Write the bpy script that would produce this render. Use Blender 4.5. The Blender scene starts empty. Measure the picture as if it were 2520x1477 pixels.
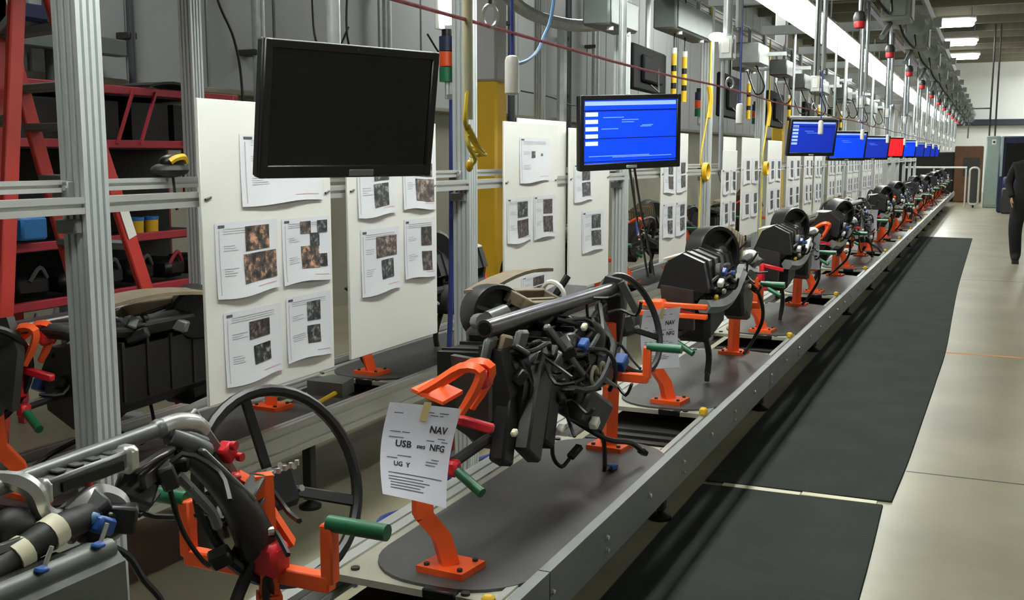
import bpy, bmesh, math, random
from mathutils import Vector, Matrix
R = math.radians
PI = math.pi
random.seed(7)
sc = bpy.context.scene
COL = sc.collection

# ------------------------------------------------------------------ camera, world, exposure
cam_d = bpy.data.cameras.new('camera')
cam = bpy.data.objects.new('camera', cam_d)
COL.objects.link(cam)
cam_d.sensor_width = 36.0
cam_d.lens = 36.0 * 2600.0 / 2520.0
cam_d.clip_start = 0.05
cam_d.clip_end = 200
cam.location = (0, 0, 1.55)
cam.rotation_euler = (R(90 - 7.7425), 0, R(24.2139))
sc.camera = cam

w = bpy.data.worlds.new('world')
sc.world = w
w.use_nodes = True
w.node_tree.nodes['Background'].inputs['Color'].default_value = (0.75, 0.85, 0.9, 1)
w.node_tree.nodes['Background'].inputs['Strength'].default_value = 0.05
sc.view_settings.view_transform = 'Standard'
sc.view_settings.look = 'None'
sc.view_settings.gamma = 1.0
sc.view_settings.use_curve_mapping = False
sc.view_settings.exposure = 0.0
TUBE_POWER = 38.0        # emission of the fluorescent tubes over the line
BAY_POWER = 30.0        # emission of the high bay lamps, those in view and the added fill

# ------------------------------------------------------------------ materials
def lin(c):
    c = c / 255.0
    return c / 12.92 if c <= 0.04045 else ((c + 0.055) / 1.055) ** 2.4
def rgb(r, g, b): return (lin(r), lin(g), lin(b), 1)
MATS = {}
def mat(name, col, rough=0.5, metal=0.0, var=0.12, scale=6.0, bump=0.0, bscale=60.0, emit=0.0, stretch=None, spec=0.5, coat=0.0):
    m = bpy.data.materials.new(name)
    m.use_nodes = True
    nt = m.node_tree
    b = nt.nodes['Principled BSDF']
    b.inputs['Roughness'].default_value = rough
    b.inputs['Metallic'].default_value = metal
    b.inputs['Specular IOR Level'].default_value = spec
    if coat: b.inputs['Coat Weight'].default_value = coat
    tc = nt.nodes.new('ShaderNodeTexCoord')
    src = tc.outputs['Object']
    if stretch:
        mp = nt.nodes.new('ShaderNodeMapping')
        mp.inputs['Scale'].default_value = stretch
        nt.links.new(src, mp.inputs['Vector'])
        src = mp.outputs['Vector']
    if var > 0:
        n = nt.nodes.new('ShaderNodeTexNoise')
        n.inputs['Scale'].default_value = scale
        n.inputs['Detail'].default_value = 4
        nt.links.new(src, n.inputs['Vector'])
        cr = nt.nodes.new('ShaderNodeValToRGB')
        cr.color_ramp.elements[0].position = 0.3
        cr.color_ramp.elements[1].position = 0.7
        cr.color_ramp.elements[0].color = tuple(max(0, c * (1 - var)) for c in col[:3]) + (1,)
        cr.color_ramp.elements[1].color = tuple(min(1, c * (1 + var)) for c in col[:3]) + (1,)
        nt.links.new(n.outputs['Fac'], cr.inputs['Fac'])
        nt.links.new(cr.outputs['Color'], b.inputs['Base Color'])
    else:
        b.inputs['Base Color'].default_value = col
    if bump > 0:
        n2 = nt.nodes.new('ShaderNodeTexNoise')
        n2.inputs['Scale'].default_value = bscale
        n2.inputs['Detail'].default_value = 3
        nt.links.new(src, n2.inputs['Vector'])
        bp = nt.nodes.new('ShaderNodeBump')
        bp.inputs['Strength'].default_value = bump
        bp.inputs['Distance'].default_value = 0.01
        nt.links.new(n2.outputs['Fac'], bp.inputs['Height'])
        nt.links.new(bp.outputs['Normal'], b.inputs['Normal'])
    if emit > 0:
        b.inputs['Emission Color'].default_value = col
        b.inputs['Emission Strength'].default_value = emit
    MATS[name] = m
    return m

def photo_mat(name, c0, c1, c2, scale):
    """flat print: a small mottled colour photograph"""
    m = bpy.data.materials.new(name)
    m.use_nodes = True
    nt = m.node_tree
    b = nt.nodes['Principled BSDF']
    b.inputs['Roughness'].default_value = 0.5
    tc = nt.nodes.new('ShaderNodeTexCoord')
    oi = nt.nodes.new('ShaderNodeObjectInfo')
    ad = nt.nodes.new('ShaderNodeVectorMath')
    ad.operation = 'ADD'
    ml = nt.nodes.new('ShaderNodeMath')
    ml.operation = 'MULTIPLY'
    ml.inputs[1].default_value = 37.0
    nt.links.new(oi.outputs['Random'], ml.inputs[0])
    nt.links.new(tc.outputs['Object'], ad.inputs[0])
    nt.links.new(ml.outputs[0], ad.inputs[1])
    n = nt.nodes.new('ShaderNodeTexVoronoi')
    n.inputs['Scale'].default_value = scale
    nt.links.new(ad.outputs[0], n.inputs['Vector'])
    n2 = nt.nodes.new('ShaderNodeTexNoise')
    n2.inputs['Scale'].default_value = scale * 0.9
    n2.inputs['Detail'].default_value = 8; n2.inputs['Roughness'].default_value = 0.72
    nt.links.new(ad.outputs[0], n2.inputs['Vector'])
    mx = nt.nodes.new('ShaderNodeMix')
    mx.data_type = 'FLOAT'
    mx.inputs[0].default_value = 0.86
    nt.links.new(n.outputs['Distance'], mx.inputs[2])
    nt.links.new(n2.outputs['Fac'], mx.inputs[3])
    cr = nt.nodes.new('ShaderNodeValToRGB')
    e = cr.color_ramp.elements
    e[0].position = 0.40; e[0].color = c0
    e[1].position = 0.62; e[1].color = c2
    k = e.new(0.52); k.color = c1
    nt.links.new(mx.outputs[0], cr.inputs['Fac'])
    nt.links.new(cr.outputs['Color'], b.inputs['Base Color'])
    MATS[name] = m
    return m

mat('concrete', rgb(150, 145, 122), 0.30, var=0.22, scale=1.3, bump=0.03, bscale=25)
mat('mat_rubber', rgb(52, 56, 53), 0.95, var=0.12, scale=3, bump=0.25, bscale=120, spec=0.12)
mat('wall_panel', rgb(166, 171, 171), 0.5, var=0.06, scale=1.2)
mat('wall_lower', rgb(150, 148, 132), 0.7, var=0.12, scale=1.5)
mat('wall_white', rgb(240, 244, 241), 0.7, var=0.04, scale=0.6)
mat('roof_deck', rgb(132, 126, 106), 0.7, var=0.12, scale=1.0)
mat('joist', rgb(124, 120, 104), 0.6, var=0.1)
mat('alu', rgb(206, 212, 212), 0.38, 0.35, var=0.06, scale=4, stretch=(8, 8, 0.6))
mat('alu_rail', rgb(200, 202, 198), 0.34, 0.5, var=0.06, scale=4, stretch=(8, .6, 8))
mat('galv', rgb(186, 192, 192), 0.35, 0.55, var=0.12, scale=20)
mat('cream_pole', rgb(204, 200, 164), 0.5, 0.0, var=0.05)
mat('guard', rgb(128, 130, 130), 0.45, 0.35, var=0.10, scale=3)
mat('bolt', rgb(210, 210, 206), 0.3, 0.8, var=0)
mat('pallet_plate', rgb(176, 174, 158), 0.5, 0.1, var=0.14, scale=5)
mat('pad_dark', rgb(74, 73, 72), 0.42, 0.0, var=0.18, scale=4, bump=0.05)
mat('strip_light_grey', rgb(188, 190, 186), 0.5, 0.15, var=0.06)
mat('dark_steel', rgb(60, 60, 58), 0.5, 0.3, var=0.2, scale=8)
mat('belt', rgb(52, 50, 46), 0.6, var=0.2, scale=8)
mat('orange', rgb(246, 94, 36), 0.42, var=0.10, scale=9)
mat('red', rgb(190, 34, 34), 0.42, var=0.12, scale=9)
mat('clamp_red', rgb(200, 32, 44), 0.4, var=0.12, scale=12)
mat('ladder_red', rgb(172, 46, 38), 0.5, var=0.10, scale=6)
mat('rack_red', rgb(160, 40, 54), 0.5, var=0.12, scale=6)
mat('green_grip', rgb(24, 96, 62), 0.4, var=0.12, scale=14)
mat('black_plastic', rgb(17, 17, 17), 0.40, var=0.25, scale=18)
mat('black_soft', rgb(20, 19, 18), 0.6, var=0.3, scale=22, bump=0.1)
mat('matte_black', rgb(14, 15, 15), 0.85, var=0.1, spec=0.15)
mat('black_gloss', rgb(14, 15, 16), 0.18, var=0)
mat('screen_off', rgb(16, 17, 18), 0.22, var=0)
mat('dark_grey', rgb(46, 46, 45), 0.45, var=0.2, scale=12)
mat('mid_grey', rgb(104, 108, 104), 0.45, 0.1, var=0.15, scale=10)
mat('cast_grey', rgb(108, 110, 108), 0.38, 0.45, var=0.18, scale=14)
mat('pipe_dark', rgb(84, 80, 82), 0.28, 0.7, var=0.2, scale=14)
mat('bright_metal', rgb(206, 206, 202), 0.28, 0.75, var=0.12, scale=16)
mat('tan_foam', rgb(112, 100, 80), 0.8, var=0.15, scale=14)
mat('cream', rgb(226, 220, 190), 0.5, var=0.08)
mat('board_white', rgb(236, 236, 230), 0.5, var=0.025, scale=2)
mat('paper', rgb(226, 229, 234), 0.6, var=0.03, scale=5)
mat('paper_lilac', rgb(224, 224, 238), 0.6, var=0.03, scale=5)
mat('ink', rgb(70, 74, 80), 0.7, var=0)
mat('ink_light', rgb(176, 180, 186), 0.7, var=0)
mat('ink_black', rgb(26, 26, 30), 0.7, var=0)
mat('ink_red', rgb(214, 164, 164), 0.7, var=0)
mat('tape', rgb(206, 184, 132), 0.5, var=0.06)
mat('blue_plastic', rgb(36, 78, 150), 0.4, var=0.12)
mat('blue_bin', rgb(36, 110, 176), 0.5, var=0.08)
mat('navy', rgb(28, 38, 70), 0.5, var=0.1)
mat('yellow', rgb(214, 172, 30), 0.5, var=0.08)
mat('yellow_rope', rgb(216, 190, 60), 0.6, var=0.12, scale=40)
mat('column_yellow', rgb(204, 162, 34), 0.5, var=0.08, scale=3)
mat('column_grey', rgb(176, 176, 176), 0.5, var=0.05, scale=3)
mat('orange_plastic', rgb(212, 78, 30), 0.4, var=0.06)
mat('green_plastic', rgb(24, 100, 66), 0.4, var=0.06)
mat('rope_red', rgb(184, 104, 112), 0.7, var=0.25, scale=60)
mat('rope_blue', rgb(44, 60, 130), 0.6, var=0.1)
mat('hose_blue', rgb(88, 130, 170), 0.5, var=0.1)
mat('white_plastic', rgb(232, 230, 222), 0.4, var=0.03)
mat('box_grey', rgb(104, 112, 109), 0.5, 0.1, var=0.08)
mat('tray_grey', rgb(158, 166, 160), 0.5, 0.1, var=0.10, scale=8)
mat('cabinet_green', rgb(142, 160, 152), 0.5, var=0.06)
mat('cable', rgb(20, 20, 20), 0.5, var=0)
mat('cable_grey', rgb(70, 74, 76), 0.5, var=0)
mat('brown_box', rgb(104, 72, 48), 0.7, var=0.15)
mat('cloth_black', rgb(22, 22, 24), 0.9, var=0.2, scale=20)
mat('cloth_navy', rgb(26, 30, 46), 0.9, var=0.2, scale=20)
mat('skin', rgb(188, 140, 112), 0.6, var=0.05)
mat('hair', rgb(40, 30, 24), 0.7, var=0.2)
mat('navy_beam', rgb(40, 50, 62), 0.5, var=0.1)
mat('rail_white', rgb(206, 210, 204), 0.5, var=0.05)
mat('orange_tape', rgb(198, 128, 74), 0.6, var=0.1)
mat('tube_lit', (0.97, 1.0, 0.96, 1), 0.4, var=0, emit=TUBE_POWER)
mat('bay_lit', (0.98, 1.0, 0.97, 1), 0.4, var=0, emit=BAY_POWER)
mat('bulb_lit', (1.0, 1.0, 0.94, 1), 0.4, var=0, emit=8.0)
mat('reflector', rgb(238, 240, 236), 0.35, var=0)
mat('scr_blue', rgb(6, 60, 226), 0.3, var=0.0, emit=0.85)
mat('scr_blue_dim', rgb(18, 46, 170), 0.3, var=0.0, emit=0.55)
mat('scr_head', rgb(150, 180, 226), 0.3, var=0.0, emit=0.7)
mat('scr_button', rgb(200, 216, 236), 0.3, var=0.0, emit=0.8)
mat('scr_text', rgb(110, 150, 240), 0.3, var=0.0, emit=0.8)
mat('scr_line', rgb(8, 20, 90), 0.3, var=0.0, emit=0.3)
mat('scr_red', rgb(226, 30, 40), 0.3, var=0.0, emit=0.8)
for i, (a, b_, c) in enumerate([((34, 30, 30), (92, 80, 76), (176, 158, 150)), ((30, 27, 26), (84, 74, 68), (206, 150, 118)),
                                ((20, 22, 22), (56, 58, 57), (150, 150, 148)), ((24, 22, 22), (62, 55, 54), (122, 108, 104))]):
    photo_mat('photo%d' % i, rgb(*a), rgb(*b_), rgb(*c), 34 + 7 * i)

# ------------------------------------------------------------------ mesh building
class MB:
    def __init__(s):
        s.v = []; s.f = []
    def add(s, vs, fs):
        o = len(s.v)
        s.v += [tuple(p) for p in vs]
        s.f += [tuple(i + o for i in f) for f in fs]
        return s
    def box(s, c, d, rot=None, bev=0.0):
        hx, hy, hz = d[0] / 2, d[1] / 2, d[2] / 2
        M = rot if rot is not None else Matrix.Identity(3)
        c = Vector(c)
        b = min(bev, hx * .9, hy * .9, hz * .9)
        if b <= 0:
            vs = [(x, y, z) for x in (-hx, hx) for y in (-hy, hy) for z in (-hz, hz)]
            fs = [(0, 1, 3, 2), (4, 6, 7, 5), (0, 4, 5, 1), (2, 3, 7, 6), (0, 2, 6, 4), (1, 5, 7, 3)]
        else:
            vs = []; idx = {}
            for sx in (-1, 1):
                for sy in (-1, 1):
                    for sz in (-1, 1):
                        for a in range(3):
                            p = [sx * hx, sy * hy, sz * hz]
                            for q in range(3):
                                if q != a: p[q] -= (sx, sy, sz)[q] * b
                            idx[(sx, sy, sz, a)] = len(vs)
                            vs.append(tuple(p))
            fs = []
            for a in range(3):
                o1, o2 = [q for q in range(3) if q != a]
                for sg in (-1, 1):
                    loop = []
                    for (p, q) in ((-1, -1), (1, -1), (1, 1), (-1, 1)):
                        k = [0, 0, 0]; k[a] = sg; k[o1] = p; k[o2] = q
                        loop.append(idx[(k[0], k[1], k[2], a)])
                    fs.append(tuple(loop))
                for p in (-1, 1):
                    for q in (-1, 1):
                        k0 = [0, 0, 0]; k0[o1] = p; k0[o2] = q
                        ks = []
                        for sg in (-1, 1):
                            kk = list(k0); kk[a] = sg; ks.append(kk)
                        fs.append((idx[(*ks[0], o1)], idx[(*ks[1], o1)], idx[(*ks[1], o2)], idx[(*ks[0], o2)]))
            for sx in (-1, 1):
                for sy in (-1, 1):
                    for sz in (-1, 1):
                        fs.append(tuple(idx[(sx, sy, sz, a)] for a in range(3)))
        return s.add([c + M @ Vector(p) for p in vs], fs)
    def bar(s, p0, p1, wd, ht, up=(0, 0, 1), bev=0.0):
        """a rectangular bar from p0 to p1"""
        p0, p1 = Vector(p0), Vector(p1)
        y = (p1 - p0)
        L = y.length
        y.normalize()
        u = Vector(up)
        if abs(u.dot(y)) > .98: u = Vector((1, 0, 0))
        x = y.cross(u).normalized()
        z = x.cross(y)
        M = Matrix((x, y, z)).transposed()
        return s.box((p0 + p1) / 2, (wd, L, ht), M, bev)
    def cyl(s, p0, p1, r0, r1=None, n=12):
        p0, p1 = Vector(p0), Vector(p1)
        r1 = r0 if r1 is None else r1
        y = (p1 - p0).normalized()
        u = Vector((0, 0, 1)) if abs(y.z) < .9 else Vector((1, 0, 0))
        a = y.cross(u).normalized(); b = a.cross(y)
        vs = []
        for p, r in ((p0, r0), (p1, r1)):
            for i in range(n):
                t = 2 * PI * i / n
                vs.append(p + (a * math.cos(t) + b * math.sin(t)) * r)
        fs = [(i, (i + 1) % n, n + (i + 1) % n, n + i) for i in range(n)]
        fs += [tuple(range(n - 1, -1, -1)), tuple(range(n, 2 * n))]
        return s.add(vs, fs)
    def tube(s, pts, r, n=8, closed=False, smooth=0):
        P = [Vector(p) for p in pts]
        if smooth: P = catmull(P, smooth, closed)
        m = len(P)
        rr = r if isinstance(r, (list, tuple)) else [r] * m
        if len(rr) != m:
            rr = [rr[min(len(rr) - 1, int(i * len(rr) / m))] for i in range(m)]
        vs = []
        a = None
        for i in range(m):
            if closed: t = P[(i + 1) % m] - P[i - 1]
            else: t = P[min(i + 1, m - 1)] - P[max(i - 1, 0)]
            t.normalize()
            if a is None:
                u = Vector((0, 0, 1)) if abs(t.z) < .9 else Vector((1, 0, 0))
                a = t.cross(u).normalized()
            else:
                a = (a - t * a.dot(t)).normalized()
            b = a.cross(t)
            for k in range(n):
                q = 2 * PI * k / n
                vs.append(P[i] + (a * math.cos(q) + b * math.sin(q)) * rr[i])
        fs = []
        for i in range(m if closed else m - 1):
            j = (i + 1) % m
            for k in range(n):
                fs.append((i * n + k, i * n + (k + 1) % n, j * n + (k + 1) % n, j * n + k))
        if not closed:
            fs += [tuple(range(n - 1, -1, -1)), tuple(range((m - 1) * n, m * n))]
        return s.add(vs, fs)
    def prism(s, poly, vec):
        """3D polygon pushed along vec"""
        P = [Vector(p) for p in poly]; V = Vector(vec); n = len(P)
        fs = [tuple(range(n - 1, -1, -1)), tuple(range(n, 2 * n))]
        fs += [(i, (i + 1) % n, n + (i + 1) % n, n + i) for i in range(n)]
        return s.add(P + [p + V for p in P], fs)
    def lathe(s, prof, c, axis=(0, 0, 1), n=20):
        c = Vector(c); y = Vector(axis).normalized()
        u = Vector((0, 0, 1)) if abs(y.z) < .9 else Vector((1, 0, 0))
        a = y.cross(u).normalized(); b = a.cross(y)
        vs = []
        for r, h in prof:
            for i in range(n):
                t = 2 * PI * i / n
                vs.append(c + y * h + (a * math.cos(t) + b * math.sin(t)) * r)
        fs = []
        for k in range(len(prof) - 1):
            for i in range(n):
                fs.append((k * n + i, k * n + (i + 1) % n, (k + 1) * n + (i + 1) % n, (k + 1) * n + i))
        fs += [tuple(range(n - 1, -1, -1)), tuple(range((len(prof) - 1) * n, len(prof) * n))]
        return s.add(vs, fs)
    def ell(s, c, r, n=12, m=8, rot=None):
        c = Vector(c); M = rot if rot is not None else Matrix.Identity(3)
        vs = [c + M @ Vector((0, 0, r[2]))]
        for j in range(1, m):
            ph = PI * j / m
            for i in range(n):
                t = 2 * PI * i / n
                vs.append(c + M @ Vector((r[0] * math.sin(ph) * math.cos(t), r[1] * math.sin(ph) * math.sin(t), r[2] * math.cos(ph))))
        vs.append(c + M @ Vector((0, 0, -r[2])))
        fs = [(0, 1 + i, 1 + (i + 1) % n) for i in range(n)]
        for j in range(m - 2):
            for i in range(n):
                a = 1 + j * n
                fs.append((a + i, a + n + i, a + n + (i + 1) % n, a + (i + 1) % n))
        a = 1 + (m - 2) * n
        fs += [(a + i, len(vs) - 1, a + (i + 1) % n) for i in range(n)]
        return s.add(vs, fs)
    def grid(s, fn, nu, nv, thick=None):
        vs = [fn(i / nu, j / nv) for j in range(nv + 1) for i in range(nu + 1)]
        fs = [(j * (nu + 1) + i, j * (nu + 1) + i + 1, (j + 1) * (nu + 1) + i + 1, (j + 1) * (nu + 1) + i) for j in range(nv) for i in range(nu)]
        if thick is not None:
            T = Vector(thick)
            n = len(vs)
            vs2 = [Vector(p) + T for p in vs]
            fs2 = [tuple(q + n for q in reversed(f)) for f in fs]
            ring = [i for i in range(nu)] + [j * (nu + 1) + nu for j in range(nv)] + [nv * (nu + 1) + i for i in range(nu, 0, -1)] + [j * (nu + 1) for j in range(nv, 0, -1)]
            side = [(ring[(k + 1) % len(ring)], ring[k], ring[k] + n, ring[(k + 1) % len(ring)] + n) for k in range(len(ring))]
            return s.add(list(vs) + vs2, fs + fs2 + side)
        return s.add(vs, fs)
    def build(s, name, m, parent=None, sharp=38, local=False):
        me = bpy.data.meshes.new(name)
        off = Vector((0, 0, 0))
        if parent is not None and not local:
            p = parent
            while p is not None:
                off += Vector(p.location); p = p.parent
        me.from_pydata([Vector(p) - off for p in s.v], [], s.f)
        bm = bmesh.new(); bm.from_mesh(me)
        bmesh.ops.recalc_face_normals(bm, faces=bm.faces)
        bm.to_mesh(me); bm.free()
        for p in me.polygons: p.use_smooth = True
        me.set_sharp_from_angle(angle=R(sharp))
        me.materials.append(MATS[m])
        o = bpy.data.objects.new(name, me)
        COL.objects.link(o)
        if parent is not None: o.parent = parent
        return o

def catmull(P, k, closed=False):
    out = []; n = len(P)
    seg = n if closed else n - 1
    for i in range(seg):
        if closed: a, b, c, d = P[i - 1], P[i], P[(i + 1) % n], P[(i + 2) % n]
        else: a, b, c, d = P[max(i - 1, 0)], P[i], P[i + 1], P[min(i + 2, n - 1)]
        for j in range(k):
            t = j / k
            out.append(0.5 * ((2 * b) + (c - a) * t + (2 * a - 5 * b + 4 * c - d) * t * t + (3 * b - a - 3 * c + d) * t ** 3))
    if not closed: out.append(P[-1])
    return out

def tag(o, label, cat, group=None):
    o['label'] = label; o['category'] = cat
    if group: o['group'] = group
    return o
def thing(name, label, cat, loc=(0, 0, 0), group=None):
    o = bpy.data.objects.new(name, None)
    o.empty_display_size = 0.1
    COL.objects.link(o)
    o.location = loc
    return tag(o, label, cat, group)
def struct(o):
    o['kind'] = 'structure'
    return o
def inst(src, name, parent, loc, rotz=0.0):
    """another piece of the same mesh"""
    o = bpy.data.objects.new(name, src.data)
    COL.objects.link(o)
    o.parent = parent
    o.location = loc
    o.rotation_euler = (0, 0, rotz)
    return o
KIDS = {}
def kids_of(o): return [c for c in COL.objects if c.parent == o]
def copy_tree(o, parent=None, cache=None):
    if cache is None:
        cache = {}
        for c in COL.objects:
            if c.parent: cache.setdefault(c.parent.name, []).append(c)
    c = o.copy(); COL.objects.link(c); c.parent = parent
    for ch in cache.get(o.name, []): copy_tree(ch, c, cache)
    return c
def text_mesh(txt, size, bold=0.0):
    cu = bpy.data.curves.new('txt', 'FONT')
    cu.body = txt; cu.size = size; cu.resolution_u = 2
    cu.offset = bold
    o = bpy.data.objects.new('txt', cu)
    COL.objects.link(o)
    dg = bpy.context.evaluated_depsgraph_get()
    me = bpy.data.meshes.new_from_object(o.evaluated_get(dg))
    vs = [tuple(v.co) for v in me.vertices]; fs = [tuple(p.vertices) for p in me.polygons]
    bpy.data.objects.remove(o); bpy.data.curves.remove(cu); bpy.data.meshes.remove(me)
    return vs, fs
ORD = ['first', 'second', 'third', 'fourth', 'fifth', 'sixth', 'seventh', 'eighth', 'ninth', 'tenth', 'eleventh', 'twelfth', 'thirteenth',
       'fourteenth', 'fifteenth', 'sixteenth', 'seventeenth', 'eighteenth', 'nineteenth', 'twentieth', 'twenty-first', 'twenty-second', 'twenty-third', 'twenty-fourth', 'twenty-fifth', 'twenty-sixth', 'twenty-seventh', 'twenty-eighth', 'twenty-ninth', 'thirtieth', 'thirty-first', 'thirty-second']
def rot_to(normal, up=(0, 0, 1)):
    """matrix whose z column is the normal"""
    z = Vector(normal).normalized()
    x = Vector(up).cross(z).normalized()
    y = z.cross(x)
    return Matrix((x, y, z)).transposed()

PITCH = 2.21            # distance from one pallet to the next
NST = 15                # stations in view along the line
LINE_END = 36.0
POST_P = 2.15

# ================================================================== the room
def slab(name, lo, hi, m):
    c = [(a + b) / 2 for a, b in zip(lo, hi)]; d = [b - a for a, b in zip(lo, hi)]
    return struct(MB().box(c, d).build(name, m))
floor = slab('floor', (-6.4, -5, -0.2), (11, 52, 0), 'concrete')
MB().box((2.5, 5.44, 0.0004), (5.6, 0.012, 0.0008)).build('control_joint', 'dark_grey', floor)
MB().box((2.5, 8.98, 0.0006), (5.5, 0.05, 0.0012)).build('floor_line', 'orange_tape', floor)
for y in (14.5, 26.0): MB().box((2.5, y, 0.0004), (5.6, 0.012, 0.0008)).build('control_joint', 'dark_grey', floor)
wl = slab('wall_left', (-6.4, -5, 0), (-6.12, 52, 6), 'wall_lower')
slab('wall_far', (-6.4, 50.0, 0), (11, 50.3, 6), 'wall_white')
slab('wall_right', (10.8, -5, 0), (11, 52, 6), 'wall_white')
slab('wall_near', (-6.4, -5.2, 0), (11, -5.0, 6), 'wall_white')
ceil = slab('ceiling', (-6.4, -5, 5.6), (11, 52, 5.8), 'roof_deck')
pn = None
for i in range(34):
    y = 3.1 + i * 0.92
    if pn is None:
        pn = MB().box((-6.09, y, 4.0), (0.06, 0.90, 3.76), bev=0.012).build('panel', 'wall_panel', wl)
        pn0 = y
    else:
        inst(pn, 'panel', wl, (0, y - pn0, 0))
MB().box((-6.06, 18, 2.10), (0.14, 31.5, 0.05), bev=0.008).build('ledge', 'wall_lower', wl)
jo = None
for i in range(22):
    y = 6 + i * 2.0
    if jo is None:
        jo = MB().box((2.3, y, 5.47), (17.2, 0.10, 0.24)).build('joist', 'joist', ceil); jo0 = y
    else: inst(jo, 'joist', ceil, (0, y - jo0, 0))
rb = None
for i in range(60):
    y = 22 + i * 0.46
    if rb is None: rb = MB().box((2.3, y, 5.585), (17.2, 0.16, 0.03)).build('deck_rib', 'roof_deck', ceil); rb0 = y
    else: inst(rb, 'deck_rib', ceil, (0, y - rb0, 0))

# ================================================================== lamps of the room, with unseen fill lamps added
def high_bay(x, y, z, label):
    t = thing('high_bay_light', label, 'ceiling light', (x, y, z), 'high bay lamps under the roof')
    MB().box((x, y, z + .10), (1.14, 1.0, .08), bev=.03).build('housing', 'reflector', t)
    MB().box((x, y, z + .0), (1.04, .9, .12), bev=.05).build('lamp_panel', 'bay_lit', t)
    for s in (-.45, .45): MB().cyl((x + s, y, z + .13), (x + s, y, 5.6), .012, n=6).build('hanger_rod', 'galv', t)
bl = ['nearest lit lamp of the three under the dark roof', 'middle lit lamp of the three under the dark roof', 'farthest lit lamp of the three under the dark roof']
for i, y in enumerate((30.6, 35.8, 40.9)): high_bay(-1.12, y, 5.0, bl[i])
for i, y in enumerate((3.0, 14.0, 25.0, 36.0)):  # row out of view, added as ambient fill for the aisle
    high_bay(4.6, y, 5.0, 'added unseen fill lamp over the open aisle floor, %s from the camera' % ORD[i])
for i, (x, y) in enumerate(((8.0, 40.0), (2.3, 43.0), (2.3, 45.2), (2.3, 47.4), (4.6, 47.4), (7.2, 47.0), (4.6, 44.5))):  # extra lamps out of view, added to brighten the far wall
    high_bay(x, y, 5.0, 'added fill lamp for the far wall, unseen beyond the right edge, %s of seven' % ORD[i])
for i, y in enumerate((4.0, 12.0, 20.0)):  # unseen lamps added to lift the ambient light on the left
    high_bay(-4.3, y, 5.0, 'added unseen fill lamp over the back conveyor, %s from the camera' % ORD[i])

# the row of fluorescent fittings over the line
SX, SZ = -1.36, 2.63
def strip_fitting(y0, y1, label):
    c = (y0 + y1) / 2
    t = thing('strip_light', label, 'ceiling light', (SX, c, SZ), 'row of fluorescent fittings over the line')
    prof = [(-.165, -.02), (-.07, .075), (.07, .075), (.165, -.02), (.160, -.028), (.066, .062), (-.066, .062), (-.160, -.028)]
    MB().prism([(SX + a, y0 + .01, SZ + b) for a, b in prof], (0, y1 - y0 - .02, 0)).build('reflector_hood', 'reflector', t)
    for s in (-.055, .055):
        MB().cyl((SX + s, y0 + .03, SZ + .015), (SX + s, y1 - .03, SZ + .015), .02, n=8).build('tube', 'tube_lit', t)
    for yy in (y0 + .3, y1 - .3):
        MB().cyl((SX, yy, SZ + .07), (SX, yy, SZ + .32), .006, n=5).build('hanger_rod', 'galv', t)
    return t
FIT = 2.2
for i in range(16):
    y0 = 0.8 + i * FIT
    strip_fitting(y0, y0 + FIT, 'white fluorescent fitting with two lit tubes, %s of the row over the line' % ORD[i])

# ================================================================== near conveyor
def rounded(x0, x1, y0, y1, r, n=7):
    pts = []
    for cx, cy, a0 in ((x1 - r, y1 - r, 0), (x0 + r, y1 - r, 90), (x0 + r, y0 + r, 180), (x1 - r, y0 + r, 270)):
        for k in range(n + 1):
            a = R(a0 + 90 * k / n)
            pts.append((cx + r * math.cos(a), cy + r * math.sin(a)))
    return pts
Y_A, Y_B = -0.6, LINE_END
conv = thing('pallet_conveyor', 'long low pallet conveyor with grey bolted side plate beside the black mat', 'conveyor', (-1.35, 0, 0), 'pallet conveyors')
SURF = 0.41
def extrusion(cx, cz, wd, ht, slot=.010, depth=.008, two=True):
    """cross-section of a slotted profile in the xz plane, slots on the left and right faces and the top"""
    hw, hh = wd / 2, ht / 2
    pts = []
    zs = [-.25 * ht, .25 * ht] if two else [0]
    pts.append((hw, -hh))
    for z in zs: pts += [(hw, z - slot / 2), (hw - depth, z - slot / 2), (hw - depth, z + slot / 2), (hw, z + slot / 2)]
    pts.append((hw, hh))
    pts += [(slot / 2, hh), (slot / 2, hh - depth), (-slot / 2, hh - depth), (-slot / 2, hh)]
    pts.append((-hw, hh))
    for z in reversed(zs): pts += [(-hw, z + slot / 2), (-hw + depth, z + slot / 2), (-hw + depth, z - slot / 2), (-hw, z - slot / 2)]
    pts.append((-hw, -hh))
    return [(cx + a, cz + b) for a, b in pts]
def run(name, poly, y0, y1, m, parent):
    return MB().prism([(a, y0, b) for a, b in poly], (0, y1 - y0, 0)).build(name, m, parent)
# guard plates along the aisle side, in lengths, with their bolts
gp = None; bolt = None
GL = 3.1
for k in range(12):
    y0 = Y_A + k * GL
    if gp is None:
        m_ = MB(); m_.prism([(-1.02, y0, .312), (-1.012, y0, .312), (-1.012, y0, .452), (-1.045, y0, .452), (-1.045, y0, .447), (-1.02, y0, .447)], (0, GL - .006, 0))
        gp = m_.build('side_plate', 'guard', conv); gp0 = y0
    else: inst(gp, 'side_plate', conv, (0, y0 - gp0, 0))
for k in range(46):
    y = 0.73 + k * 0.445
    for dz in ((.392, .352) if k % 2 == 1 else (.392,)):
        if bolt is None:
            m_ = MB(); m_.lathe([(.011, 0), (.011, .003), (.0075, .0035), (.0075, .009), (.004, .011)], (-1.012, y, dz), (1, 0, 0), 8)
            bolt = m_.build('bolt', 'bolt', conv); b0 = (y, dz)
        else: inst(bolt, 'bolt', conv, (0, y - b0[0], dz - b0[1]))
run('side_rail', extrusion(-1.088, .375, .055, .075), Y_A, Y_B, 'alu_rail', conv)
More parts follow.
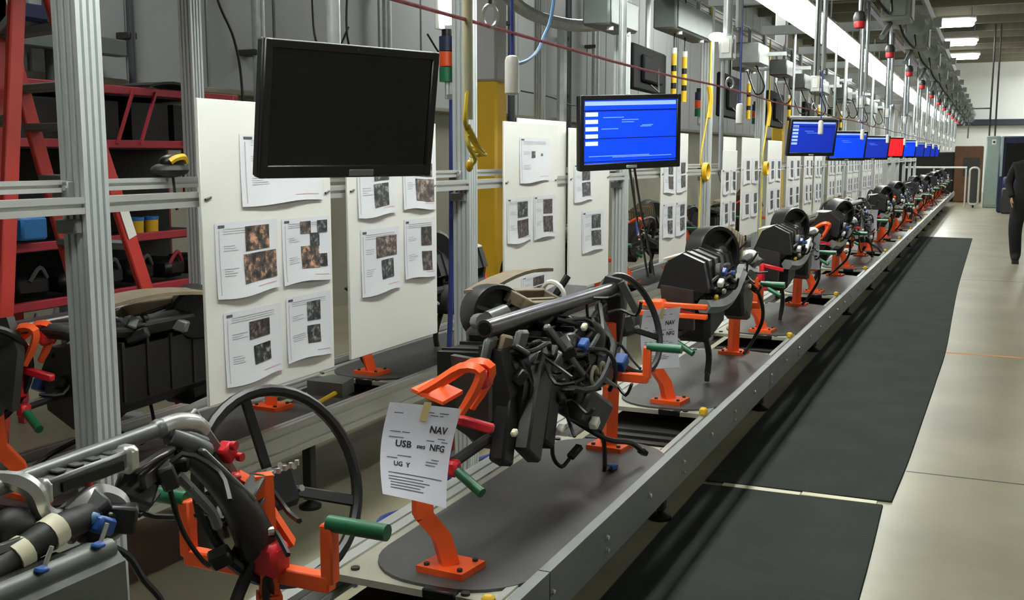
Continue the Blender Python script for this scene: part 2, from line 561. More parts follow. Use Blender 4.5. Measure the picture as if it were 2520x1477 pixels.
run('side_rail', extrusion(-1.645, .375, .09, .075), Y_A, Y_B, 'strip_light_grey', conv)
run('side_channel', extrusion(-1.70, .33, .02, .14), Y_A, Y_B, 'alu_rail', conv)
MB().box((-1.36, (Y_A + Y_B) / 2, .30), (.44, Y_B - Y_A, .03)).build('belt_bed', 'belt', conv)
leg0 = foot0 = cm0 = None
for k in range(16):
    y = 2.10 + k * 2.17 - 2.17
    for x in (-1.22, -1.58):
        if leg0 is None:
            leg0 = MB().box((x, y, .17), (.045, .045, .26), bev=.004).build('leg', 'dark_steel', conv); l0 = (x, y)
            foot0 = MB().lathe([(.05, 0), (.05, .014), (.02, .03), (.012, .035), (.012, .06)], (x, y, 0), n=14).build('levelling_foot', 'black_plastic', conv)
        else:
            inst(leg0, 'leg', conv, (x - l0[0], y - l0[1], 0)); inst(foot0, 'levelling_foot', conv, (x - l0[0], y - l0[1], 0))
    if cm0 is None: cm0 = MB().box((-1.38, y, .265), (.62, .06, .04), bev=.004).build('cross_member', 'dark_steel', conv); c0 = y
    else: inst(cm0, 'cross_member', conv, (0, y - c0, 0))
# slats of the bed that show between the pallets, and the little yellow stops
sl = st0 = None
for n in range(-1, NST):
    for j in range(5):
        y = 2.45 + n * PITCH + 1.62 + j * .1
        if sl is None: sl = MB().box((-1.36, y, .322), (.40, .03, .014)).build('bed_slat', 'dark_steel', conv); s0 = y
        else: inst(sl, 'bed_slat', conv, (0, y - s0, 0))
    for (x, dy) in ((-1.1, 2.06), (-1.60, -.13)):
        y = 2.45 + n * PITCH + dy
        if st0 is None: st0 = MB().box((x, y, .432), (.035, .03, .035), bev=.008).build('stop_block', 'yellow', conv); q0 = (x, y)
        else:
            if (x, y) != q0: inst(st0, 'stop_block', conv, (x - q0[0], y - q0[1], 0))

# ================================================================== back conveyor (the return line)
conv2 = thing('pallet_conveyor', 'back pallet conveyor of slotted aluminium rails behind the white boards', 'conveyor', (-2.95, 0, 0), 'pallet conveyors')
run('side_rail', extrusion(-2.63, .375, .05, .13), 0.2, Y_B, 'alu_rail', conv2)
run('side_rail', extrusion(-3.27, .375, .05, .13), 0.2, Y_B, 'alu_rail', conv2)
run('side_channel', extrusion(-2.70, .385, .05, .05), 0.2, Y_B, 'guard', conv2)
run('side_channel', extrusion(-3.20, .385, .05, .05), 0.2, Y_B, 'strip_light_grey', conv2)
MB().box((-2.95, 18, .30), (.46, 35.6, .03)).build('belt_bed', 'belt', conv2)
for k in range(8):
    y = 1.6 + k * 2.17
    for x in (-2.68, -3.22):
        o = inst(leg0, 'leg', conv2, (0, 0, 0)); o.location = ((x + 2.95) - (l0[0] + 1.35), y - l0[1], 0)
        o = inst(foot0, 'levelling_foot', conv2, (0, 0, 0)); o.location = ((x + 2.95) - (l0[0] + 1.35), y - l0[1], 0)

# ================================================================== pallets with their orange stands
AX = -1.31
def stand_parts(t, y, z, near):
    """an orange stand: foot plate, bent post, clamp head, lever and green grip"""
    x = AX
    s = 1 if near else -1
    m_ = MB()
    if near:
        m_.tube([(x, y, z + .02), (x - .02, y - .01, z + .10), (x - .055, y - .05, z + .17)], .034, n=4)
        m_.tube([(x - .055, y - .05, z + .165), (x - .055, y - .055, z + .36)], .034, n=4)
    else:
        m_.tube([(x, y, z + .02), (x + .005, y + .005, z + .25)], .034, n=4)
        m_.tube([(x + .005, y + .005, z + .25), (x - .005, y + .01, z + .50)], .026, n=4)
    st = m_.build('stand', 'orange', t)
    MB().prism([(x - .075, y - .055, z), (x + .07, y - .065, z), (x + .085, y + .055, z), (x - .06, y + .065, z)], (0, 0, .022)).build('foot_plate', 'orange', st)
    for dx, dy in ((-.05, -.04), (.055, -.045), (.06, .04), (-.045, .045)):
        MB().cyl((x + dx, y + dy, z + .02), (x + dx, y + dy, z + .03), .008, n=6).build('bolt', 'dark_steel', st)
    return st
def pallet(x_off, y_off, label, group, crank=True):
    t = thing('pallet_fixture', label, 'pallet', (AX, 2.49, SURF), group)
    x0, x1, y0, y1 = -1.61, -1.062, 2.35, 3.96
    MB().prism([(a, b, SURF - .025) for a, b in rounded(x0, x1, y0, y1, .03, 3)], (0, 0, .02)).build('plate', 'pallet_plate', t)
    MB().prism([(a, b, SURF - .008) for a, b in rounded(x0 + .05, x1 - .0, y0 + .02, y1 - .005, .21, 8)], (0, 0, .012)).build('pad', 'pad_dark', t)
    for bx, by in ((-1.56, 2.40), (-1.2, 2.37), (-1.11, 3.92), (-1.55, 3.9)):
        MB().cyl((bx, by, SURF - .006), (bx, by, SURF + .002), .013, n=8).build('bolt', 'dark_steel', t)
    MB().box((-1.27, 2.36, SURF - .012), (.10, .03, .03), bev=.005).build('bumper', 'black_plastic', t)
    a = stand_parts(t, 2.49, SURF, True)
    b = stand_parts(t, 3.84, SURF, False)
    # clamp head of the near stand: two curved orange cheeks, a red lever, a green grip
    x = AX
    zc = SURF + .44
    for dy in (-.035, .03):
        MB().tube([(x - .075, 2.50 + dy, .912), (x - .02, 2.50 + dy, .945), (x + .055, 2.50 + dy, .992), (x + .105, 2.51 + dy, .985), (x + .085, 2.515 + dy, .93), (x + .045, 2.51 + dy, .865)], [.013, .014, .015, .015, .014, .012], n=4, smooth=3).build('clamp_cheek', 'orange', a)
    MB().prism([(x - .095, 2.455, .915), (x + .005, 2.45, .888), (x + .015, 2.55, .90), (x - .08, 2.555, .925)], (0, 0, .010)).build('clamp_cap', 'orange', a)
    MB().box((x + .085, 2.54, .955), (.035, .06, .06), bev=.01).build('clamp_jaw', 'clamp_red', a)
    MB().box((x - .03, 2.49, .80), (.07, .07, .12), bev=.01).build('pivot_block', 'clamp_red', a)
    MB().bar((x - .025, 2.495, .85), (x + .122, 2.52, .818), .026, .026, bev=.005).build('lever', 'clamp_red', a)
    MB().cyl((x + .0, 2.49, .71), (x + .01, 2.72, .73), .016, n=8).build('shaft', 'dark_steel', a)
    MB().box((x + .012, 2.49, .705), (.04, .04, .045), bev=.008).build('grip_socket', 'clamp_red', a)
    MB().cyl((x + .03, 2.485, .698), (x + .118, 2.455, .658), .0145, n=12).build('grip', 'green_grip', a)
    # far stand: the yoke with two uprights and green grips
    zb = SURF + .29
    MB().bar((x - .22, 3.86, zb), (x + .15, 3.86, zb), .032, .036, bev=.004).build('yoke_bar', 'orange', b)
    for sx, gl in ((-.215, -.11), (.145, .135)):
        MB().bar((x + sx, 3.86, zb), (x + sx, 3.86, zb + .125), .03, .03, bev=.004).build('lever', 'orange', b)
        MB().cyl((x + sx, 3.86, zb + .125), (x + sx + gl, 3.86, zb + .125), .017, n=12).build('grip', 'green_grip', b)
    MB().box((x + .01, 3.84, zb + .04), (.075, .06, .07), bev=.012).build('clamp_block', 'clamp_red', b)
    MB().tube([(x - .05, 3.82, .905), (x - .035, 3.86, .87), (x - .02, 3.895, .80), (x + .0, 3.925, .735)], .018, n=4, smooth=3).build('clamp_arm', 'orange', b)
    MB().box((x - .05, 3.81, .90), (.03, .03, .035), bev=.006).build('clamp_jaw', 'clamp_red', b)
    t.location = (AX + x_off, 2.49 + y_off, SURF)
    return t
plabel = ['pallet with orange stands under the bare grey beam nearest the camera', 'pallet with black pad and orange stands, behind the sheet marked NAV',
          'pallet with orange stands under the assembly with the big black blower wheel']
PAL = {}
p0 = pallet(0, 0, plabel[1], 'pallets on the near conveyor')
PAL[0] = p0

# ================================================================== dashboard assemblies
def wheel_part(t, c, n, rad=.205, hub='black_plastic'):
    """steering wheel: rim, hub with column stub, spokes"""
    M = rot_to(n)
    c = Vector(c)
    rim = MB().tube([c + M @ Vector((rad * math.cos(a * PI / 20), rad * math.sin(a * PI / 20), .03)) for a in range(40)], .0135, n=8, closed=True).build('steering_wheel', 'black_plastic', t)
    for a in (100, 335, 215):
        e = c + M @ Vector((rad * math.cos(R(a)), rad * math.sin(R(a)), .03))
        MB().bar(c + M @ Vector((.03 * math.cos(R(a)), .03 * math.sin(R(a)), 0)), e, .026, .009, up=M @ Vector((0, 0, 1)), bev=.003).build('spoke', 'black_plastic', rim)
    MB().box(c, (.10, .085, .05), M, bev=.014).build('hub', 'black_soft', rim)
    MB().cyl(c - M @ Vector((0, 0, .15)), c, .032, n=12).build('column', 'black_plastic', rim)
    for dx, dy in ((.035, .03), (-.03, .035), (.04, -.02), (0, .04)):
        MB().cyl(c + M @ Vector((dx, dy, .02)), c + M @ Vector((dx, dy, .04)), .008, n=6).build('screw', 'bright_metal', rim)
    return rim
def drum_part(t, c, ax, rad, wid):
    """blower drum with rim lip and motor boss"""
    d = MB().lathe([(rad * .9, 0), (rad, wid * .1), (rad, wid * .9), (rad * .96, wid), (rad * .82, wid), (rad * .8, wid * .75), (rad * .35, wid * .75), (rad * .33, wid * 1.02), (rad * .12, wid * 1.05)], c, ax, 28).build('blower_housing', 'black_plastic', t)
    a = Vector(ax).normalized()
    MB().lathe([(rad * .22, 0), (rad * .22, .012), (rad * .08, .02)], Vector(c) + a * wid * 1.04, ax, 16).build('motor_boss', 'dark_grey', d)
    M = rot_to(ax)
    for k in range(3):
        q = R(40 + 120 * k)
        MB().bar(Vector(c) + a * wid * .98 + M @ Vector((rad * .3 * math.cos(q), rad * .3 * math.sin(q), 0)), Vector(c) + a * wid * .98 + M @ Vector((rad * .88 * math.cos(q), rad * .88 * math.sin(q), 0)), .012, .006, up=a).build('motor_rib', 'dark_grey', d)
    return d
def frame_part(t, c, M, wd, ht, th, dep, m, name='vent_frame', cross=True):
    """an open rectangular duct collar"""
    m_ = MB(); c = Vector(c)
    for sx in (-1, 1): m_.box(c + M @ Vector((sx * (wd - th) / 2, 0, 0)), (th, ht, dep), M, bev=.003)
    for sy in (-1, 1): m_.box(c + M @ Vector((0, sy * (ht - th) / 2, 0)), (wd, th, dep * .96), M, bev=.003)
    if cross: m_.box(c + M @ Vector((wd * .1, 0, 0)), (th * .6, ht, dep * .7), M)
    return m_.build(name, m, t)
def cable_part(t, pts, r=.007, m='cable', name='cable', end=None, endm='blue_plastic'):
    o = MB().tube(pts, r, n=6, smooth=4).build(name, m, t)
    if end:
        a, b = Vector(pts[-2]), Vector(pts[-1])
        MB().bar(b - (b - a).normalized() * .01, b + (b - a).normalized() * end, .028, .022, bev=.004).build('connector', endm, o)
    return o
def trunk_part(t, rnd, lo, hi, n):
    """small fittings scattered over a housing: clips, plugs, little brackets"""
    for k in range(n):
        p = [rnd.uniform(a, b) for a, b in zip(lo, hi)]
        M = Matrix.Rotation(rnd.uniform(-.8, .8), 3, 'X') @ Matrix.Rotation(rnd.uniform(-.8, .8), 3, 'Y') @ Matrix.Rotation(rnd.uniform(0, 3), 3, 'Z')
        kind = rnd.random()
        if kind < .45: MB().box(p, (rnd.uniform(.025, .07), rnd.uniform(.025, .09), rnd.uniform(.015, .05)), M, bev=.005).build('connector', rnd.choice(['black_plastic', 'dark_grey', 'black_plastic', 'mid_grey', 'black_soft']), t)
        elif kind < .62: MB().cyl(p, Vector(p) + M @ Vector((.05, .03, 0)), .009, n=8).build('fitting', rnd.choice(['cast_grey', 'bright_metal', 'black_plastic', 'black_plastic']), t)
        elif kind < .9:
            q = Vector(p)
            MB().tube([q, q + M @ Vector((.05, .04, .02)), q + M @ Vector((.10, .02, -.03)), q + M @ Vector((.13, -.05, -.02))], .006, n=5, smooth=3).build('wire', 'cable', t)
        else: MB().box(p, (.03, .02, .012), M, bev=.003).build('clip', rnd.choice(['cream', 'blue_plastic', 'tan_foam', 'bright_metal']), t)

def assembly_a(name_label):
    """black heater box hanging under a steel cross pipe, wheel at the far end (world position of station 0)"""
    rnd = random.Random(3)
    t = thing('dashboard_assembly', name_label, 'dashboard assembly', (AX, 3.16, .85), 'dashboard assemblies on the near conveyor')
    x = AX
    m_ = MB()
    prof = [(.026, 0), (.026, 1.16)]
    m_.lathe([(.019, .01), (.019, 0), (.026, 0), (.026, 1.16), (.019, 1.16)], (x, 2.72, 1.055), (0, 1, -.012), 20)
    m_.build('cross_pipe', 'pipe_dark', t)
    MB().cyl((x, 2.715, 1.055), (x, 2.725, 1.055), .019, n=14).build('pipe_plug', 'black_gloss', t)
    # pale hanging plates at the near end of the pipe
    for k, (dx, dy, ln, mm) in enumerate(((.02, .03, .13, 'tan_foam'), (.03, .13, .13, 'mid_grey'), (-.0, -.02, .12, 'mid_grey'))):
        M = Matrix.Rotation(R(-14 + 6 * k), 3, 'X') @ Matrix.Rotation(R(12), 3, 'Y')
        MB().box((x + dx, 2.76 + dy, 1.03 - ln / 2), (.02, .075, ln), M, bev=.008).build('hanging_plate', mm, t)
    # heater box
    hv = MB().prism([(x - .20, 2.80, .96), (x + .04, 2.80, .97), (x + .09, 2.80, .88), (x + .07, 2.80, .74), (x - .05, 2.80, .68), (x - .20, 2.80, .76)], (0, .86, -.02)).build('heater_box', 'black_plastic', t)
    for k in range(7):
        yy = 2.84 + k * .12
        MB().prism([(x - .205, yy, .965), (x + .045, yy, .975), (x + .096, yy, .88), (x + .076, yy, .735), (x - .05, yy, .675), (x - .205, yy, .755)], (0, .012, 0)).build('stiffener', 'black_soft', hv)
    MB().prism([(x - .03, 2.74, 1.0), (x + .04, 2.74, .99), (x + .07, 2.74, .86), (x + .03, 2.74, .74), (x - .03, 2.74, .72)], (0, .16, .0)).build('pedal_bracket', 'black_soft', t)
    MB().box((x - .14, 3.10, .99), (.12, .26, .09), Matrix.Rotation(R(10), 3, 'X'), bev=.025).build('side_duct', 'black_plastic', t)
    MB().cyl((x - .10, 2.95, 1.045), (x - .07, 3.02, 1.06), .026, n=14).build('grey_motor', 'cast_grey', t)
    # long slanting ducts on the near side
    for k, (ya, yb, dx, mm) in enumerate(((2.98, 2.80, .10, 'dark_grey'), (3.10, 2.94, .09, 'black_soft'), (2.84, 2.70, .06, 'black_plastic'))):
        MB().bar((x + dx - .03, ya, .93), (x + dx, yb, .665), (.12, .10, .08)[k], .05, up=(1, 0, 0), bev=.008).build('duct', mm, t)
    MB().box((x - .03, 2.98, .75), (.17, .34, .20), Matrix.Rotation(R(-6), 3, 'X'), bev=.03).build('lower_case', 'black_plastic', t)
    MB().box((x - .01, 3.30, .80), (.14, .30, .18), Matrix.Rotation(R(8), 3, 'X'), bev=.03).build('lower_case', 'black_soft', t)
    MB().bar((x + .06, 3.04, 1.02), (x + .11, 3.24, .83), .024, .026, up=(1, 0, 0), bev=.006).build('strut', 'cast_grey', t)
    MB().bar((x + .05, 3.10, .99), (x + .10, 3.32, .80), .016, .022, up=(1, 0, 0), bev=.005).build('strut', 'pipe_dark', t)
    # control box with a pale lid at the lower far side
    M = Matrix.Rotation(R(-24), 3, 'X') @ Matrix.Rotation(R(18), 3, 'Y')
    cb = MB().box((x + .07, 3.34, .70), (.13, .26, .12), M, bev=.014).build('control_box', 'dark_grey', t)
    MB().box((x + .10, 3.46, .775), (.085, .15, .012), M, bev=.004).build('lid', 'mid_grey', cb)
    for dy in (0, .08): MB().tube([Vector((x + .10, 3.38 + dy, .80)) + Vector((0, .03 * math.cos(a * PI / 6), .03 * math.sin(a * PI / 6))) for a in range(12)], .008, n=6, closed=True).build('pipe_ring', 'cream', cb)
    # blower, tan foam flap, vent collars on top
    drum_part(t, (x - .24, 3.22, 1.02), (.78, -.60, .1), .10, .11)
    MB().grid(lambda u, v: (x - .29 + .10 * v, 3.16 + .56 * u, 1.09 + .03 * math.sin(u * 2.6) + .01 * v), 8, 3, (0, 0, .012)).build('foam_flap', 'tan_foam', t)
    frame_part(t, (x - .10, 3.34, 1.055), Matrix.Rotation(R(-6), 3, 'X') @ Matrix.Rotation(R(24), 3, 'Y'), .11, .30, .02, .045, 'tan_foam')
    MB().box((x - .15, 3.34, 1.0), (.17, .36, .07), Matrix.Rotation(R(14), 3, 'Y'), bev=.03).build('vent_duct', 'black_soft', t)
    MB().tube([Vector((x - .10, 3.50, 1.055)) + rot_to((.3, 1, .2)) @ Vector((.05 * math.cos(a * PI / 8), .05 * math.sin(a * PI / 8), 0)) for a in range(16)], .009, n=6, closed=True).build('duct_ring', 'white_plastic', t)
    MB().cyl((x - .09, 2.86, 1.05), (x - .03, 2.78, 1.065), .026, n=12).build('motor_stub', 'cast_grey', t)
    MB().cyl((x - .14, 3.60, 1.03), (x - .10, 3.64, 1.11), .014, n=8).build('fitting', 'black_plastic', t)
    MB().box((x - .14, 3.66, 1.02), (.16, .30, .05), Matrix.Rotation(R(6), 3, 'X'), bev=.02).build('demister_duct', 'black_soft', t)
    # end plate
    MB().prism([(x - .03, 3.86, 1.09), (x + .03, 3.86, 1.08), (x + .045, 3.88, .98), (x + .02, 3.88, .80), (x - .05, 3.88, .78), (x - .07, 3.86, .98)], (0, .03, .0)).build('end_plate', 'dark_grey', t)
    MB().bar((x + .035, 3.86, 1.07), (x + .09, 3.90, .95), .012, .03, up=(1, 0, 0)).build('end_flange', 'cast_grey', t)
    MB().prism([(x - .06, 2.62, .99), (x + .06, 2.62, .98), (x + .05, 2.64, .80), (x - .05, 2.64, .80)], (0, .025, 0)).build('end_plate', 'dark_grey', t)
    wheel_part(t, (x - .0, 4.01, .875), (.90, -.22, .36), .203)
    # wiring
    cable_part(t, [(x + 0.050, 3.370, .66), (x + 0.110, 3.440, .58), (x + 0.130, 3.420, .47), (x + 0.110, 3.470, .44), (x + 0.110, 3.540, .43)], .008, end=.05)
    cable_part(t, [(x + 0.030, 3.320, .66), (x + 0.130, 3.420, .57), (x + 0.170, 3.580, .52), (x + 0.190, 3.660, .47)], .010, end=.03, endm='black_plastic')
    cable_part(t, [(x + 0.020, 3.220, .68), (x + 0.020, 3.200, .56), (x + 0.030, 3.260, .50), (x + 0.050, 3.300, .53)], .007, end=.05, endm='black_plastic')
    cable_part(t, [(x + 0.050, 3.070, .95), (x + 0.110, 3.220, .90), (x + 0.100, 3.420, .94), (x + 0.020, 3.580, .97), (x + 0.020, 3.720, 1.0)], .009)
    cable_part(t, [(x + 0.070, 3.020, .85), (x + 0.140, 3.270, .78), (x + 0.120, 3.520, .88), (x + 0.020, 3.660, .92)], .011)
    cable_part(t, [(x + 0.050, 3.120, .92), (x + 0.150, 3.340, .90), (x + 0.150, 3.470, .80), (x + 0.110, 3.520, .72)], .008)
    for (p, s_, mm) in (((x + 0.110, 3.250, .93), .032, 'blue_plastic'), ((x + 0.110, 3.640, .80), .045, 'blue_plastic'), ((x + 0.100, 3.280, .985), .02, 'cream'), ((x + 0.120, 3.020, .70), .022, 'white_plastic'), ((x + 0.130, 2.640, .78), .018, 'cream'), ((x + 0.140, 3.280, .66), .03, 'white_plastic')):
        MB().box(p, (s_, s_ * 1.4, s_), Matrix.Rotation(.5, 3, 'X'), bev=.005).build('plug', mm, t)
    for k in range(9):
        ya = rnd.uniform(2.75, 3.3); za = rnd.uniform(.85, 1.02); d = rnd.uniform(.15, .4)
        cable_part(t, [(x + .02, ya, za), (x + .08, ya + d * .3, za - rnd.uniform(-.02, .08)), (x + .09, ya + d * .7, za - rnd.uniform(0, .12)), (x + .04, ya + d, za - rnd.uniform(-.03, .1))], rnd.uniform(.005, .011), name='harness')
    MB().box((x + .05, 3.28, .90), (.08, .14, .10), Matrix.Rotation(R(-24), 3, 'X'), bev=.012).build('relay_block', 'black_plastic', t)
    MB().box((x + .05, 3.52, .87), (.07, .12, .12), Matrix.Rotation(R(-30), 3, 'X'), bev=.012).build('relay_block', 'black_soft', t)
    MB().lathe([(.05, 0), (.055, .01), (.055, .05), (.03, .06)], (x + .05, 3.42, .92), (.9, -.3, .2), 16).build('actuator', 'black_plastic', t)
    trunk_part(t, rnd, (x + .0, 2.80, .74), (x + .09, 3.70, 1.0), 56)
    trunk_part(t, rnd, (x - .25, 2.9, .98), (x + .0, 3.75, 1.05), 14)
    return t

def assembly_b(name_label):
    """assembly turned over: heater box on top with a large blower wheel, grey beam channel below (world position of station 0)"""
    rnd = random.Random(11)
    t = thing('dashboard_assembly', name_label, 'dashboard assembly', (AX, 3.16, .85), 'dashboard assemblies on the near conveyor')
    x = AX
    MB().prism([(x - .10, 2.60, .93), (x - .06, 2.60, 1.05), (x + .02, 2.60, 1.10), (x + .12, 2.60, 1.06), (x + .15, 2.60, .92)], (0, .62, 0)).build('heater_box', 'black_plastic', t)
    for k in range(5):
        yy = 2.66 + k * .12
        MB().prism([(x - .106, yy, .93), (x - .066, yy, 1.056), (x + .02, yy, 1.107), (x + .126, yy, 1.067), (x + .157, yy, .92)], (0, .010, 0)).build('stiffener', 'black_soft', t)
    MB().lathe([(.04, 0), (.05, .01), (.05, .03), (.02, .035)], (x + .135, 2.80, .99), (1, 0, .2), 14).build('actuator', 'dark_grey', t)
    MB().box((x + .14, 2.98, .99), (.03, .10, .07), bev=.008).build('relay_block', 'black_soft', t)
    drum_part(t, (x - .02, 3.16, 1.055), (.80, -.55, .12), .135, .13)
    for k in range(6):
        frame_part(t, (x - .02 + .008 * k, 3.42 + k * .028, 1.10 - .012 * k), Matrix.Rotation(R(62), 3, 'X'), .16, .17, .016, .010, 'tan_foam', 'fin', False)
    # grey channel beam that dips and rises
    pts = [(x + .13, 2.58, .86), (x + .15, 2.80, .84), (x + .16, 3.00, .86), (x + .15, 3.24, .93), (x + .13, 3.44, .95), (x + .13, 3.66, .90), (x + .10, 3.84, .92)]
    MB().tube(pts, .036, n=6, smooth=4).build('beam_channel', 'cast_grey', t)
    pts2 = [(x - .06, 2.60, .84), (x - .02, 3.2, .84), (x - .05, 3.84, .88)]
    MB().tube(pts2, .028, n=8, smooth=4).build('cross_pipe', 'pipe_dark', t)
    MB().box((x + .02, 2.95, .76), (.18, .34, .18), Matrix.Rotation(R(10), 3, 'X'), bev=.03).build('lower_duct', 'black_soft', t)
    MB().box((x + .10, 3.40, .80), (.12, .16, .16), Matrix.Rotation(R(25), 3, 'X'), bev=.015).build('module_box', 'dark_grey', t)
    MB().box((x + .06, 3.62, .76), (.14, .20, .17), Matrix.Rotation(R(-30), 3, 'X'), bev=.015).build('module_box', 'dark_grey', t)
    MB().box((x - .05, 2.80, 1.075), (.10, .24, .012), Matrix.Rotation(R(-16), 3, 'Y'), bev=.004).build('label_plate', 'white_plastic', t)
    MB().box((x + .07, 3.02, 1.06), (.07, .10, .03), Matrix.Rotation(R(20), 3, 'X'), bev=.01).build('bracket', 'mid_grey', t)
    MB().ell((x + .12, 3.64, 1.0), (.05, .07, .04)).build('foam_pad', 'white_plastic', t)
    MB().prism([(x - .08, 3.84, 1.03), (x + .08, 3.84, 1.0), (x + .08, 3.86, .72), (x - .06, 3.86, .72)], (0, .03, 0)).build('end_plate', 'dark_grey', t)
    MB().prism([(x - .08, 2.58, .95), (x + .08, 2.58, .93), (x + .08, 2.60, .74), (x - .06, 2.60, .74)], (0, .03, 0)).build('end_plate', 'dark_grey', t)
    cable_part(t, [(x + .1, 3.55, .90), (x + .18, 3.62, .80), (x + .2, 3.66, .66), (x + .14, 3.70, .52), (x + .1, 3.66, .45)], .010)
    cable_part(t, [(x + .04, 2.95, .70), (x + .06, 3.0, .56), (x + .06, 2.98, .46)], .016, end=.04, endm='black_plastic')
    cable_part(t, [(x + .14, 2.70, .92), (x + .17, 2.9, .97), (x + .16, 3.06, .93), (x + .18, 3.3, .90)], .010)
    cable_part(t, [(x + .14, 2.66, .96), (x + .16, 2.78, .99), (x + .17, 2.96, .98)], .008, end=.03)
    wheel_part(t, (x - .14, 3.84, .88), (.90, -.22, .36), .19)
    for (p, s_, mm) in (((x + .17, 2.74, .955), .03, 'white_plastic'), ((x + .16, 2.86, .90), .02, 'cream'), ((x + .16, 2.70, .89), .02, 'yellow'), ((x + .18, 3.36, .87), .02, 'cream'), ((x + .17, 2.80, 1.0), .03, 'blue_plastic')):
        MB().box(p, (s_, s_ * 1.4, s_), Matrix.Rotation(.5, 3, 'X'), bev=.005).build('plug', mm, t)
    trunk_part(t, rnd, (x + .04, 2.62, .84), (x + .17, 3.8, 1.02), 34)
    trunk_part(t, rnd, (x - .12, 2.65, .72), (x + .10, 3.8, .86), 14)
    return t

A0 = assembly_a('black heater box under a steel pipe, dashboard beam beside the sheet marked NAV')
B0 = assembly_b('dashboard assembly with large black blower wheel on top, second along the line')
B0.location.y += PITCH
cache = None
def drop(o, names):
    """take named sub-parts off a copied fixture"""
    for c in [c for c in COL.objects if c.parent and c.parent.parent == o and c.name.split('.')[0] in names]: bpy.data.objects.remove(c)
def cache_now():
    d = {}
    for c in COL.objects:
        if c.parent: d.setdefault(c.parent.name, []).append(c)
    return d
cache = cache_now()
ASM = {0: A0, 1: B0}
p1 = copy_tree(p0, None, cache); p1.location.y += PITCH; p1['label'] = plabel[2]
drop(p1, ('clamp_cheek', 'clamp_cap', 'clamp_jaw'))
st1 = [c for c in COL.objects if c.parent == p1 and c.name.startswith('stand')][0]
for dz in (0, -.045):
    MB().bar((AX - .15, 2.475 + PITCH, .875 + dz), (AX + .17, 2.495 + PITCH, .868 + dz), .03, .024, bev=.004).build('clamp_bar', 'orange', st1)
MB().box((AX - .06, 2.49 + PITCH, .84), (.07, .06, .11), bev=.01).build('clamp_block', 'orange', st1)
pm = copy_tree(p0, None, cache); pm.location.y -= PITCH - .05; pm['label'] = plabel[0]
for n in range(2, NST):
    o = copy_tree(p0, None, cache); o.location.y += n * PITCH
    o['label'] = 'pallet with orange stands on the near conveyor, %s counted from the camera' % ORD[n + 1]
    if n not in (3, 6): drop(o, ('clamp_cheek', 'clamp_cap', 'clamp_jaw'))
    src = B0 if n % 3 != 1 else A0
    a = copy_tree(src, None, cache)
    a.location = (AX, 3.16 + n * PITCH, .85)
    a.rotation_euler = (0, R([8, -14, 4, 18, -6, 12][n % 6]), 0)
    a['label'] = 'black dashboard assembly on orange stands, %s counted from the camera' % ORD[n + 1]
# back conveyor: pallets and assemblies turned the other way
for n in range(0, 6):
    o = copy_tree(p0, None, cache); o.location = (-2.93, 2.49 + n * PITCH, SURF)
    o['label'] = 'pallet with orange stands on the back conveyor, %s counted from the camera' % ORD[n]
    o['group'] = 'pallets on the back conveyor'
    a = copy_tree(A0 if n % 2 == 0 else B0, None, cache)
    a.location = (-2.93, 3.16 + n * PITCH, .79)
    a.rotation_euler = (0, 0, PI)
    for c in [c for c in COL.objects if c.parent == a and c.name.startswith('duct_ring')]: bpy.data.objects.remove(c)
    a['label'] = 'dark dashboard assembly on the back conveyor, %s counted from the camera' % ORD[n]
    a['group'] = 'dashboard assemblies on the back conveyor'

# ------------------------------------------------------------------ the bare beam in the foreground
t = thing('dashboard_assembly', 'bare grey dashboard beam with steering wheel, nearest the camera at the left', 'dashboard assembly', (-1.35, 1.3, .85), 'dashboard assemblies on the near conveyor')
X = -1.35
MB().tube([(X, .55, 1.045), (X, 1.10, 1.05), (X, 1.44, 1.06)], .0145, n=14).build('cross_pipe', 'cast_grey', t)
MB().ell((X, 1.44, 1.06), (.019, .022, .019)).build('pipe_collar', 'cast_grey', t)
MB().tube([(X, 1.445, 1.06), (X + .005, 1.485, 1.062), (X + .002, 1.53, 1.05), (X - .005, 1.56, 1.03)], .018, n=14, smooth=4).build('elbow_pipe', 'bright_metal', t)
MB().tube([(X + .01, 1.455, 1.045), (X + .02, 1.50, 1.02), (X + .015, 1.545, .995)], .017, n=12, smooth=4).build('elbow_pipe', 'cast_grey', t)
MB().tube([(X + .01, 1.45, 1.05), (X + .015, 1.50, 1.035), (X + .01, 1.55, 1.01)], .010, n=10, smooth=4).build('elbow_pipe', 'cast_grey', t)
# slotted tray clamped on the pipe
tr = MB().box((X + .02, 1.245, 1.035), (.036, .17, .034), Matrix.Rotation(R(2), 3, 'X'), bev=.005).build('slotted_tray', 'cast_grey', t)
for k in range(4): MB().box((X + .02, 1.19 + k * .036, 1.054), (.024, .020, .005), bev=.002).build('slot_lip', 'dark_steel', tr)
MB().box((X + .040, 1.245, 1.032), (.006, .13, .015)).build('tray_recess', 'black_gloss', tr)
MB().box((X + .022, 1.335, 1.035), (.044, .034, .048), bev=.009).build('tray_end', 'bright_metal', tr)
MB().box((X + .022, 1.16, 1.028), (.036, .022, .044), bev=.009).build('tray_end', 'bright_metal', tr)
